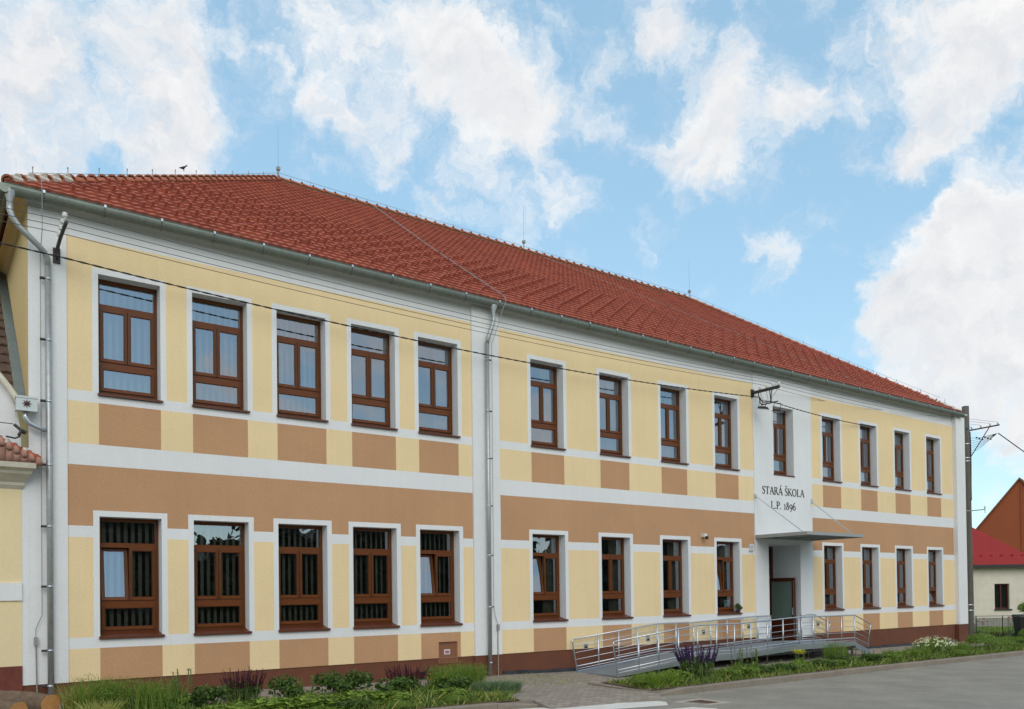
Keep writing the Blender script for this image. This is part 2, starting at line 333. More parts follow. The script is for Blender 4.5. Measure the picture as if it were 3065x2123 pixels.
# pavement along wall, entrance crossing down to the road
strip('pavement', PAVE, -8, 37.5, [-4.0,-3.0,-2.0,-1.0,.12], gz)
b = MB(); xs = np.linspace(10.19, 13.52, 12)
for i in range(11):
    a, c = xs[i], xs[i+1]
    b.quad((a,-4.6,rz_(a)+.008),(c,-4.6,rz_(c)+.008),(c,-3.98,gz(c,-4)+.004),(a,-3.98,gz(a,-4)+.004))
tag(b.build('pavement', PAVE), kind='structure')
b = MB(); b.quad((36.9,-4.0,-2.36),(120,-4.0,-2.45),(120,60,-2.45),(36.9,60,-2.4)); tag(b.build('lawn', GRASSM), kind='structure')
# soil beds
for (x0, x1) in ((-6, 9.9), (13.5, 42)):
    strip('planting_bed', SOIL, x0, x1, [-3.98,-3.2,-2.35], gz, n=60, dz=.02)
# kerbs: stones 1 m long with joints
def kerb(x0, x1, slope_end=None, slope_start=None):
    b = MB(); n = max(1, round(x1-x0)); xs = np.linspace(x0, x1, n+1)
    for i in range(n):
        a, c = xs[i]+.004, xs[i+1]-.004; j = random.uniform(-.004,.004)
        za, zc = lerp_tab(KT, a)+.025+j, lerp_tab(KT, c)+.025+j; y0, y1 = -4.16, -4.0
        ea = ec = 0
        if slope_end and i == n-1: ec = .09
        if slope_start and i == 0: ea = .09
        vs = [(a,y0,za-.3),(c,y0,zc-.3),(c,y1,zc-.3),(a,y1,za-.3),(a,y0,za-ea-.02),(c,y0,zc-ec-.02),(c,y0+.025,zc-ec),(a,y0+.025,za-ea),(c,y1,zc-ec),(a,y1,za-ea)]
        b.add(vs, [(0,1,5,4),(4,5,6,7),(7,6,8,9),(3,9,8,2),(0,4,7,9,3),(1,2,8,6,5)])
    return b
tag(kerb(-40, 10.2, slope_end=True).build('kerb', CONC), kind='structure')
tag(kerb(13.5, 80, slope_start=True).build('kerb', CONC), kind='structure')
def curb_line(pts, w=.08, h=.0):
    b = MB()
    for (x0,y0,z0),(x1,y1,z1) in zip(pts[:-1], pts[1:]):
        d = Vector((x1-x0,y1-y0,0)).normalized(); n = Vector((-d.y,d.x,0))*w
        q = [Vector((x0,y0,0)),Vector((x1,y1,0)),Vector((x1,y1,0))+n,Vector((x0,y0,0))+n]; zz = [z0,z1,z1,z0]
        b.add([(p.x,p.y,z-.3) for p,z in zip(q,zz)]+[(p.x,p.y,z) for p,z in zip(q,zz)], [(4,5,6,7),(0,1,5,4),(1,2,6,5),(2,3,7,6),(3,0,4,7)])
    return b
tag(curb_line([(13.5,-4.1,-2.25),(13.2,-3.45,-2.20),(13.12,-2.4,-2.17)]).build('kerb_edging', CONC), kind='structure')
b = MB(); xs = np.linspace(9.0, 15.0, 13)
for a, c in zip(xs[:-1], xs[1:]): b.quad((a,-3.999,-2.7),(c,-3.999,-2.7),(c,-3.999,gz(c,-4)+.002),(a,-3.999,gz(a,-4)+.002))
b.quad((10.19,-4.6,-2.7),(10.19,-3.98,-2.7),(10.19,-3.98,gz(10.19,-4)+.003),(10.19,-4.6,rz_(10.19)+.007))
tag(b.build('kerb_backing', CONC), kind='structure')
# crosswalk bars
def flat(pts, name, m, dz=.012, kind='structure'):
    b = MB(); b.add([(x, y, rz_(x)+dz) for x, y in pts], [tuple(range(len(pts)))]); return tag(b.build(name, m), kind=kind)
flat([(9.0,-4.92),(11.5,-5.34),(13.05,-5.42),(13.5,-4.86),(11.97,-4.60),(9.4,-4.2)], 'road_marking', PAINT)
flat([(11.0,-5.86),(13.25,-5.93),(13.6,-6.5),(11.0,-6.5)], 'road_marking', PAINT, .016)
# drain
dr = empty('storm_drain', (13.55,-5.47,rz_(13.55))); tag(dr, 'square rusty storm drain grate in concrete frame on the road beside the white marking', 'drain')
b = MB()
for (x0,x1,y0,y1) in ((-.42,.42,-.42,-.28),(-.42,.42,.28,.42),(-.42,-.28,-.28,.28),(.28,.42,-.28,.28)): b.box(x0,x1,y0,y1,-.05,.024)
b.build('frame', mat('drain_frame', lin(176, 166, 152), .9, nscale=20, namt=.12), dr)
RUST = mat('rusty_iron', lin(92, 66, 56), .8, nscale=30, namt=.3)
b = MB()
for i in range(9): b.box(-.28+.064*i, -.28+.064*i+.034, -.28, .28, -.03, .021)
b.box(-.28,.28,-.02,.02,-.03,.019); b.build('grate', RUST, dr)
b = MB(); b.box(-.28,.28,-.28,.28,-.05,.010); b.build('gully', BLACK, dr)

# ------------------------------------------------------------------ the school
SCH = empty('school_building', (2.37,0,-2.0)); tag(SCH, 'long two storey cream school with red hipped roof and STARÁ ŠKOLA over its door', 'building')
OFF = Vector((-2.37, 0, 2.0))
def sp(mb, name, m, smooth=False, parent=None):
    o = mb.build(name, m, SCH if parent is None else parent, smooth)
    if parent is None: o.location = OFF
    return o
ZA,ZB,ZC,ZD,ZE,ZF,ZG,ZH,ZI,ZJ = 6.822,3.927,3.718,2.922,2.517,1.367,1.151,-.742,-.951,-1.567
WX = [2.905,4.64,6.40,8.144,9.89,13.29,15.735,18.185,20.62,23.545,26.405,28.835,31.24,33.66]
WW = 1.12; UZ0, UZ1 = 3.86, 6.20; GZ0, GZ1 = -.785, 1.555
XL, XR = 1.745, 36.55
DOOR = (23.2, 24.95, -1.78, 1.53)
# wall grid
holes = [(x, x+WW, UZ0, UZ1) for x in WX] + [(x, x+WW, GZ0, GZ1) for i, x in enumerate(WX) if i != 9] + [DOOR]
xs = sorted(set([XL, 2.365, 11.405, 12.225, 22.505, 25.69, 35.79, XR] + [v for x in WX for v in (x-.108, x, x+WW, x+WW+.108)] + [DOOR[0], DOOR[1], 10.375, 10.915]))
zs = sorted(set([7.25, -3.0, ZJ, ZI, ZH, ZG, ZF, ZE, ZD, ZC, ZB, ZA, UZ0, UZ1, GZ0, GZ1, UZ1+.11, GZ1+.11, DOOR[2], DOOR[3], 7.0, -1.70, -1.18]))
fields = [(2.365, 11.405), (12.225, 22.505), (25.69, 35.79)]
def cellmat(x, z):
    infield = any(a < x < b for a, b in fields)
    if z < ZJ: return 3
    if not infield: return 0
    for i, w in enumerate(WX):
        if i == 9: continue
        if w-.108 < x < w+WW+.108 and (ZC < z < UZ1+.11 and z > ZB): return 0
        if w-.108 < x < w+WW+.108 and (ZI < z < GZ1+.11): return 0
    inw = any(w < x < w+WW for i, w in enumerate(WX) if i != 9)
    if z > ZA: return 0
    if z > ZB: return 1
    if z > ZC: return 0
    if z > ZD: return 2 if inw else 1
    if z > ZE: return 0
    if z > ZF: return 2
    if z > ZG: return 0
    if z > ZH: return 1
    if z > ZI: return 0
    return 2 if inw else 1
b = MB()
for i in range(len(xs)-1):
    for j in range(len(zs)-1):
        x0,x1,z0,z1 = xs[i],xs[i+1],zs[j],zs[j+1]; cx,cz = (x0+x1)/2,(z0+z1)/2
        if any(h[0]<cx<h[1] and h[2]<cz<h[3] for h in holes): continue
        if 10.375 < cx < 10.915 and -1.70 < cz < -1.18: continue
        m = cellmat(cx, cz); y = .02 if m == 3 else 0
        b.quad((x0,y,z0),(x1,y,z0),(x1,y,z1),(x0,y,z1), m)
b.quad((XL,0,ZJ),(XR,0,ZJ),(XR,.02,ZJ),(XL,.02,ZJ),0)
for (x0,x1,z0,z1) in holes[:-1]:
    d = .52
    b.quad((x0,0,z0),(x0,0,z1),(x0,d,z1),(x0,d,z0),0); b.quad((x1,0,z0),(x1,d,z0),(x1,d,z1),(x1,0,z1),0)
    b.quad((x0,0,z1),(x1,0,z1),(x1,d,z1),(x0,d,z1),0); b.quad((x0,0,z0),(x0,d,z0),(x1,d,z0),(x1,0,z0),0)
# electric cabinet recess
b.box(10.375,10.915,.06,.07,-1.70,-1.18,2)
b.quad((10.375,0,-1.18),(10.915,0,-1.18),(10.915,.06,-1.18),(10.375,.06,-1.18),2); b.quad((10.915,0,-1.7),(10.915,.06,-1.7),(10.915,.06,-1.18),(10.915,0,-1.18),2)
b.quad((10.375,0,-1.7),(10.375,0,-1.18),(10.375,.06,-1.18),(10.375,.06,-1.7),2); b.quad((10.375,0,-1.7),(10.375,.06,-1.7),(10.915,.06,-1.7),(10.915,0,-1.7),2)
# porch
x0,x1,z0,z1 = DOOR; d = 1.2
b.quad((x0,0,z0),(x0,0,z1),(x0,d,z1),(x0,d,z0),0); b.quad((x1,0,z0),(x1,d,z0),(x1,d,z1),(x1,0,z1),0); b.quad((x0,0,z1),(x1,0,z1),(x1,d,z1),(x0,d,z1),0)
b.quad((x0,0,z0),(x1,0,z0),(x1,d,z0),(x0,d,z0),4)
# back and right side walls
b.quad((XR,15,-3),(XL,15,-3),(XL,15,7.2),(XR,15,7.2),1)
b.quad((XR,0,-3),(XR,15,-3),(XR,15,7.2),(XR,0,7.2),1)
sp(b, 'wall', [WHITE, CREAM, TAN, PLINTH, CONC])
b = MB(); b.quad((XL-.004,.0,-3),(XL-.004,15,-3),(XL-.004,15,7.25),(XL-.004,.0,7.25)); sp(b, 'side_wall', YELLOWSIDE)
# interior shell
b = MB()
for (z0,z1) in ((-1.78,2.4),(2.7,6.75)):
    b.box(XL+.05,XR-.05,.52,5.6,z0-.05,z0); b.box(XL+.05,XR-.05,.52,5.6,z1,z1+.05); b.box(XL+.05,XR-.05,5.6,5.65,z0,z1)
    for px in (11.8, 22.6, 25.5):
        b.box(px, px+.15, .53, 5.59, z0+.01, z1-.01)
sp(b, 'interior_room', INTER)
# pilasters
def pil(x0, x1, d, z1=7.24, z0=ZJ, hole=None):
    b = MB()
    def seg(a, c, zz0, zz1): b.box(a, c, -d, .001, zz0, zz1)
    if hole is None: seg(x0, x1, z0, z1)
    b.box(x0+.0, x1-.0, -d+.02, .001, -3, z0-.0005, 1)
    return b
pb = pil(XL-.006, 2.365, .03); pb.box(1.612, XL-.007, -.03, .2, ZJ, 2.75); pb.box(1.612, XL-.007, -.01, .2, -3, ZJ-.0005, 1); o = sp(pb, 'pilaster', [WHITE, PLINTH])
sp(pil(11.405, 12.225, .06), 'pilaster', [WHITE, PLINTH]); sp(pil(35.80, XR+.01, .17), 'pilaster', [WHITE, PLINTH])
# entrance bay proud panel with holes for the window and the doorway
b = MB(); X0, X1, dd = 22.505, 25.69, .035
bx = [X0, DOOR[0], WX[9], WX[9]+WW, DOOR[1], X1]; bz = [-1.62, DOOR[3], UZ0, UZ1, 7.22]
for i in range(5):
    for j in range(4):
        cx, cz = (bx[i]+bx[i+1])/2, (bz[j]+bz[j+1])/2
        if DOOR[0]<cx<DOOR[1] and cz<DOOR[3]: continue
        if WX[9]<cx<WX[9]+WW and UZ0<cz<UZ1: continue
        b.quad((bx[i],-dd,bz[j]),(bx[i+1],-dd,bz[j]),(bx[i+1],-dd,bz[j+1]),(bx[i],-dd,bz[j+1]))
b.quad((X0,0,-1.62),(X0,-dd,-1.62),(X0,-dd,7.22),(X0,0,7.22)); b.quad((X1,0,-1.62),(X1,0,7.22),(X1,-dd,7.22),(X1,-dd,-1.62)); b.quad((X0,0,-1.62),(X1,0,-1.62),(X1,-dd,-1.62),(X0,-dd,-1.62))
for (a,z0,z1,s) in ((DOOR[0],-1.62,DOOR[3],1),(DOOR[1],-1.62,DOOR[3],-1),(WX[9],UZ0,UZ1,1),(WX[9]+WW,UZ0,UZ1,-1)):
    b.quad((a,-dd,z0),(a,0.001,z0),(a,0.001,z1),(a,-dd,z1))
for (a,c,z) in ((DOOR[0],DOOR[1],DOOR[3]),(WX[9],WX[9]+WW,UZ1),(WX[9],WX[9]+WW,UZ0)): b.quad((a,-dd,z),(c,-dd,z),(c,0.001,z),(a,0.001,z))
sp(b, 'entrance_bay', WHITE)
# cove cornice
b = MB(); prof = [(-.002,7.18),(-.012,7.24),(-.03,7.29),(-.06,7.33),(-.1,7.355),(-.15,7.365),(-.2,7.368),(-.205,7.41),(0.1,7.41)]
pl = [(XL-.008+(p[0]+.004), p[0], p[1]) for p in prof]; pr_ = [(XR+.02-(p[0]+.004), p[0], p[1]) for p in prof]
for i in range(len(prof)-1): b.quad(pl[i], pr_[i], pr_[i+1], pl[i+1])
for i in range(len(prof)-1):
    q0 = (pl[i][0], 15, pl[i][2]); q1 = (pl[i+1][0], 15, pl[i+1][2]); b.quad(pl[i], pl[i+1], q1, q0, 1)
    q0 = (pr_[i][0], 15, pr_[i][2]); q1 = (pr_[i+1][0], 15, pr_[i+1][2]); b.quad(pr_[i+1], pr_[i], q0, q1, 0)
sp(b, 'cornice', [WHITE, YELLOWSIDE], smooth=True)
# black foundation membrane along the wall base
b = MB(); xs_ = np.linspace(12.3, 35.7, 60)
for i in range(59):
    a, c = xs_[i], xs_[i+1]; h = .085+.015*math.sin(i*1.7)
    b.quad((a,-.03,gz(a,0)-.02),(c,-.03,gz(c,0)-.02),(c,-.02,gz(c,0)+h),(a,-.02,gz(a,0)+h)); b.quad((a,-.02,gz(a,0)+h),(c,-.02,gz(c,0)+h),(c,.02,gz(c,0)+h),(a,.02,gz(a,0)+h))
sp(b, 'foundation_membrane', mat('membrane', lin(52, 54, 58), .35, nscale=3, namt=.5))

# --- roof
X0r, X1r, Yg, Zg, Wr, Zr = 1.37, 36.16, -.27, 7.43, 7.965, 12.99
slp = (Zr-Zg)/(Wr); al = math.atan(slp); ca, sa = math.cos(al), math.sin(al)
L = Wr/ca; TW = .62/3; NC = 32; TC = L/NC
prof = []   # wave profile across one tile
for k in range(6):
    u = k/5.0; prof.append((u*TW, .008*math.sin(2*math.pi*u)))
nx = int((X1r-X0r)/TW)+1
V = []; F = []
for i in range(NC):
    s0, s1 = i*TC-.0, (i+1)*TC+.05
    dm = (i+.5)*TC*ca; xa, xb = X0r+dm-.12, X1r-dm+.12
    k0, k1 = math.floor((xa-X0r)/TW), math.ceil((xb-X0r)/TW); stag = 0
    rows = []
    for k in range(k0, k1):
        jit = random.uniform(-.002,.002)
        for (u, h) in prof[:-1] + [prof[-1]]:
            x = X0r+k*TW+u
            if x < xa or x > xb: x = min(max(x, xa), xb)
            rows.append((x, h+jit))
    base = len(V)
    for (x, h) in rows:
        for (s, hh) in ((s0, h+.005), (s0, h+.052), (s1, h+.004)):
            y = Yg+s*ca-hh*sa; z = Zg+s*sa+hh*ca; V.append((x, y, z))
    for q in range(len(rows)-1):
        a = base+q*3; c = a+3
        F.append((a, c, c+1, a+1)); F.append((a+1, c+1, c+2, a+2))
rf = MB(); rf.add(V, F)
# side hips and back slope as plain tiled planes
yb = Yg+2*Wr
def hipq(pts): rf.add(pts, [tuple(range(len(pts)))])
hipq([(X0r,yb,Zg),(X0r,Yg,Zg),(X0r+Wr,Yg+Wr,Zr)]); hipq([(X1r,Yg,Zg),(X1r,yb,Zg),(X1r-Wr,Yg+Wr,Zr)]); hipq([(X1r,yb,Zg),(X0r,yb,Zg),(X0r+Wr,Yg+Wr,Zr),(X1r-Wr,Yg+Wr,Zr)])
hipq([(X0r,Yg,Zg-.02),(X1r,Yg,Zg-.02),(X1r-Wr,Yg+Wr,Zr-.02),(X0r+Wr,Yg+Wr,Zr-.02)])
ROOF = sp(rf, 'roof', TILE)
# half round ridge and hip tiles
def caps(p0, p1, n, first_mortar=0, nm='ridge_tiles', mats=(None,)):
    b = MB(); p0 = Vector(p0); p1 = Vector(p1); d = (p1-p0)/n; dn = d.normalized(); side = dn.cross(Vector((0,0,1))).normalized(); up = side.cross(dn).normalized()
    for i in range(n):
        a = p0+d*i; c = a+d*1.12; vs = []
        for (q, r, lift) in ((a,.135,.045),(a,.115,.025),(c,.095,0.0)):
            for k in range(9):
                t = math.pi*k/8; vs.append(q+side*math.cos(t)*r+up*(math.sin(t)*r*.85+lift-.02))
        fs = []
        for ri in (0,1):
            for k in range(8): fs.append((ri*9+k, ri*9+k+1, (ri+1)*9+k+1, (ri+1)*9+k))
        mi = 1 if i < first_mortar else 0
        b.add(vs, fs, mi)
        # collar ring at the open end
    return b
h0 = (X0r+.05,Yg+.05,Zg+.02); hp = (X0r+Wr,Yg+Wr,Zr+.05); hq = (X1r-Wr,Yg+Wr,Zr+.05); h3 = (X1r-.05,Yg+.05,Zg+.02)
for nm, a, c, n, mo in (('hip_tiles',h0,hp,34,0),('ridge_tiles',hp,hq,50,0),('hip_tiles',h3,hq,34,4)):
    caps(a, c, n, mo).build(nm, [CAP, MORTAR], ROOF)
# mortar bedding under hips and ridge; white patch at the first hip tiles
b = MB(); b.tube([h0, hp], .085, 6); b.tube([hp, hq], .085, 6); b.tube([hq, h3], .085, 6)
b.build('ridge_mortar', mat('ridge_bedding', lin(150, 120, 100), .95, nscale=10, namt=.2), ROOF)
b = MB(); v0 = Vector(h0); v1 = Vector(hp); dd_ = (v1-v0)/34
for i in range(5):
    p = v0+dd_*(i+.1); b.tube([p+Vector((.03,-.06,.05)), p+dd_*.45+Vector((.09,-.09,.0))], .075, 7, r2=.05)
    b.tube([p+dd_*.35+Vector((.05,-.07,.07)), p+dd_*.55+Vector((.0,-.0,.12))], .07, 7, r2=.05)
b.build('mortar_patch', MORTAR, ROOF)
# snow guards
gd = []
for i in range(2, 15):
    s = (i+.25)*TC
    for k in range(int((X1r-X0r)/.62)):
        x = X0r+.62*k+.31*(i % 2)+.1
        if x < X0r+s*ca+.35 or x > X1r-s*ca-.35: continue
        gd.append((x, s))
for k in range(int((X1r-X0r)/.62)):
    x = X0r+.62*k+.5
    if X0r+.9 < x < X1r-.9: gd.append((x, 1.3*TC))
GUARD = mat('snow_guard', lin(164, 88, 70), .7)
def guard(b, x, s, rel=False):
    def P(ds, h): return (x if not rel else 0, (0 if rel else Yg+s*ca)+ds*ca-h*sa, (0 if rel else Zg+s*sa)+ds*sa+h*ca)
    for dx in (0,):
        pts = [P(.14,.03), P(-.02,.06), P(-.04,.17), P(.01,.175)]
        for i in range(3):
            a, c = pts[i], pts[i+1]; w = .03
            b.add([(a[0]-w,a[1],a[2]),(a[0]+w,a[1],a[2]),(c[0]+w,c[1],c[2]),(c[0]-w,c[1],c[2]),(a[0]-w,a[1]+.012,a[2]+.01),(a[0]+w,a[1]+.012,a[2]+.01),(c[0]+w,c[1]+.012,c[2]+.01),(c[0]-w,c[1]+.012,c[2]+.01)],
                  [(0,1,2,3),(4,7,6,5),(0,4,5,1),(1,5,6,2),(2,6,7,3),(3,7,4,0)])
gd.sort(key=lambda q: q[0]**2+(q[1]*ca+17)**2)
gb_ = MB(); guard(gb_, 0, 0, True); g0 = None
for (x, s) in gd[:98]:
    p = (x, Yg+s*ca, Zg+s*sa)
    if g0 is None: g0 = gb_.build('snow_guard', GUARD, ROOF, loc=p)
    else:
        c = g0.copy(); COL.objects.link(c); c.location = p
b = MB()
for (x, s) in gd[98:]: guard(b, x, s)
tag(b.build('snow_guards', GUARD, ROOF), kind='stuff')
# gutter
b = MB(); gx = [X0r-.02, X1r+.05]; cy_, cz_ = -.26, 7.368
arc = [(cy_-.105*math.cos(t), cz_-.16*math.sin(t)) for t in np.linspace(0, math.pi, 13)]
arc = [(arc[0][0]-.012, arc[0][1]+.012), (arc[0][0]-.006, arc[0][1]+.02)] + arc
nseg = 12; gxs = np.linspace(gx[0], gx[1], nseg+1)
for i in range(nseg):
    for j in range(len(arc)-1):
        b.quad((gxs[i],arc[j][0],arc[j][1]),(gxs[i+1],arc[j][0],arc[j][1]),(gxs[i+1],arc[j+1][0],arc[j+1][1]),(gxs[i],arc[j+1][0],arc[j+1][1]))
for X in gx: b.add([(X,p[0],p[1]) for p in arc[2:]], [tuple(range(len(arc)-2))])
# return along the left side
gy = [-.53, 15]
for j in range(len(arc)-1):
    dx0, dx1 = arc[j][0]-cy_, arc[j+1][0]-cy_
    b.quad((X0r-.02+dx0,cy_-.1,arc[j][1]),(X0r-.02+dx1,cy_-.1,arc[j+1][1]),(X0r-.02+dx1,15,arc[j+1][1]),(X0r-.02+dx0,15,arc[j][1]))
b.add([(X0r-.02+p[0]-cy_,cy_-.1,p[1]) for p in arc[2:]], [tuple(range(len(arc)-2))])
# brackets and seams
x = 1.95
while x < X1r:
    for j in range(2, len(arc)-1):
        o_ = lambda p: (cy_+(p[0]-cy_)*1.04, cz_+(p[1]-cz_)*1.04)
        p, q = o_(arc[j]), o_(arc[j+1]); b.quad((x,p[0],p[1]),(x+.028,p[0],p[1]),(x+.028,q[0],q[1]),(x,q[0],q[1]), 1)
    b.box(x-.005, x+.033, cy_-.125, cy_-.09, cz_-.02, cz_+.03, 2)
    x += 1.01
sp(b, 'gutter', [ZINC, mat('gutter_bracket', lin(110, 112, 108), .5, metal=.6), GALV])
# downpipes
def clampring(b, x, y, z, r=.062): b.tube([(x,y,z-.018),(x,y,z+.018)], r, 12, 1)
dp = MB(); xp, yp = 2.045, -.125
dp.lathe([(.05,-.26),(.052,-.12),(.1,.02),(.1,.04)], (1.44,-.27,7.24), 14)
dp.tube([(1.44,-.27,7.06),(1.44,-.27,6.94),(1.48,-.26,6.82),(1.6,-.24,6.67),(1.88,-.24,6.42),(1.99,-.16,6.34),(2.04,-.13,6.24),(xp,yp,6.1)], .054, 12)
dp.tube([(xp,yp,6.12),(xp+.012,yp,2),(xp+.02,yp,-1.95)], .054, 14)
for z in (5.88,4.75,3.62,2.45,1.32,.22,-.95,-1.6):
    clampring(dp, xp+.01, yp, z, .06); dp.box(xp-.13, xp-.02, yp-.02, yp+.02, z-.02, z+.02, 2)
sp(dp, 'downpipe', [PIPE, GALV, DARKMETAL], smooth=True)
dp = MB(); xp, yp = 11.79, -.17
dp.lathe([(.05,-.26),(.052,-.14),(.1,-.0),(.1,.03)], (11.93,-.27,7.24), 14)
dp.tube([(11.93,-.27,7.02),(11.93,-.27,6.89),(11.9,-.25,6.76),(11.84,-.22,6.58),(11.8,-.19,6.42),(xp,yp,6.3)], .052, 12)
dp.tube([(xp,yp,6.32),(xp-.02,yp,-2.07)], .052, 14)
for z in (5.9,4.6,3.4,2.2,.95,-.35,-1.75): clampring(dp, xp-.01, yp, z, .058); dp.box(xp+.02, xp+.12, yp-.012, yp+.012, z-.015, z+.015, 2)
sp(dp, 'downpipe', [PIPE, GALV, DARKMETAL], smooth=True)
# lightning conductor: rods, cable over ridge and down the roof, down both pipes
lc = MB()
for (x, h) in ((9.34,1.6),(18.95,1.6),(28.2,1.6)):
    y, z = Yg+Wr, Zr+.14
    lc.tube([(x,y,z-.1),(x,y,z+.28)], .022, 6); lc.tube([(x,y,z+.25),(x,y,z+h)], .006, 5, r2=.003); lc.box(x-.05,x+.05,y-.05,y+.05,z+.2,z+.3)
def sagline(b, p0, p1, r, n=8, sag=0.0, nn=5):
    p0, p1 = Vector(p0), Vector(p1); b.tube([p0.lerp(p1, i/n)-Vector((0,0,4*sag*(i/n)*(1-i/n))) for i in range(n+1)], r, nn)
up = .16
sagline(lc, (X0r+.4,Yg+.4,Zg+.28+up), (9.33,Yg+Wr,Zr+up+.1), .006, 20, .05)
sagline(lc, (9.33,Yg+Wr,Zr+up+.1), (28.2,Yg+Wr,Zr+up+.1), .006, 30, .03)
sagline(lc, (28.2,Yg+Wr,Zr+up+.1), (X1r-.6,Yg+.6,Zg+.5+up), .006, 20, .05)
for t_ in np.arange(.06, 1, .085): 
    p = Vector((X0r,Yg,Zg)).lerp(Vector((9.33,Yg+Wr,Zr)), t_); lc.tube([p+Vector((0,0,.1)), p+Vector((0,0,.27))], .009, 5); lc.tube([p+Vector((0,0,.25)), p+Vector((0,0,.28))], .014, 5)
    p = Vector((X1r,Yg,Zg)).lerp(Vector((28.2,Yg+Wr,Zr)), t_); lc.tube([p+Vector((0,0,.1)), p+Vector((0,0,.27))], .009, 5)
for x in np.arange(10.4, 28, 1.35): lc.tube([(x,Yg+Wr,Zr+.1),(x,Yg+Wr,Zr+.27)], .009, 5)
def rp(x, y, h=.12): return (x, y-h*sa, Zg+(y-Yg)*slp+h*ca)
lc.tube([rp(12.40,7.35,.15), rp(12.32,3.6,.10), rp(12.28,.15,.12), (12.25,-.26,7.60), (12.25,-.39,7.45)], .013, 6)
lc.tube([(12.25,-.39,7.45),(12.1,-.38,7.08),(11.98,-.3,6.6),(11.9,-.22,6.3),(11.88,-.2,-.35),(12.0,-.1,-.6),(12.08,-.08,-.8)], .007, 5)
lc.tube([(12.08,-.08,-.8),(12.08,-.08,-2.1)], .014, 6); lc.box(12.05,12.11,-.12,-.05,-.95,-.8)
lc.tube([rp(19.6,7.3,.10), rp(28.9,.2,.10)], .006, 5)
lc.tube([(1.95,-.1,7.66),(1.93,-.38,7.45),(1.93,-.4,6.7),(1.93,-.1,6.3),(1.93,-.1,-.3),(1.83,-.08,-.55),(1.83,-.08,-.75)], .007, 5)
lc.tube([(1.83,-.08,-.75),(1.85,-.08,-2.0)], .014, 6); lc.box(1.80,1.86,-.12,-.05,-.85,-.7)
sp(lc, 'lightning_conductor', mat('conductor_alu', lin(150, 152, 150), .6, metal=.4))

# --- windows (local: x 0..1.12, y into wall, z 0..2.34)
def rails(x0, x1, z0, z1, w, y0, y1, b=None, wz=None):
    b = b or MB(); wz = wz or w
    b.box(x0,x0+w,y0,y1,z0,z1); b.box(x1-w,x1,y0,y1,z0,z1); b.box(x0+w,x1-w,y0+.002,y1,z0,z0+wz,1); b.box(x0+w,x1-w,y0+.002,y1,z1-wz,z1,1); return b
fb_ = MB(); Hh = UZ1-UZ0
rails(0,WW,.07,Hh,.07,.27,.35,fb_)
fb_.box(.07,WW-.07,.262,.345,1.765,1.855,1); fb_.box(.07,WW-.07,.262,.345,.635,.735,1)
fb_.box(.07,WW-.07,.268,.35,.13,.16,1)
def profile_sash(x0,x1,z0,z1,w=.052):
    b = rails(x0,x1,z0,z1,w,.235,.30); rails(x0+w,x1-w,z0+w,z1-w,.012,.25,.29,b); return b
SX = [(.07,.555),(.565,1.05)]; SZ = (.735,1.765)
def pane_mesh(x0,x1,z0,z1,y):
    return MB().add([(x0,y,z0),(x1,y,z0),(x1,y,z1),(x0,y,z1)], [(0,1,2,3)])
sash_me = []
def rebase(mb, ox, oy, oz): mb.v = [(x-ox,y-oy,z-oz) for x,y,z in mb.v]; return mb
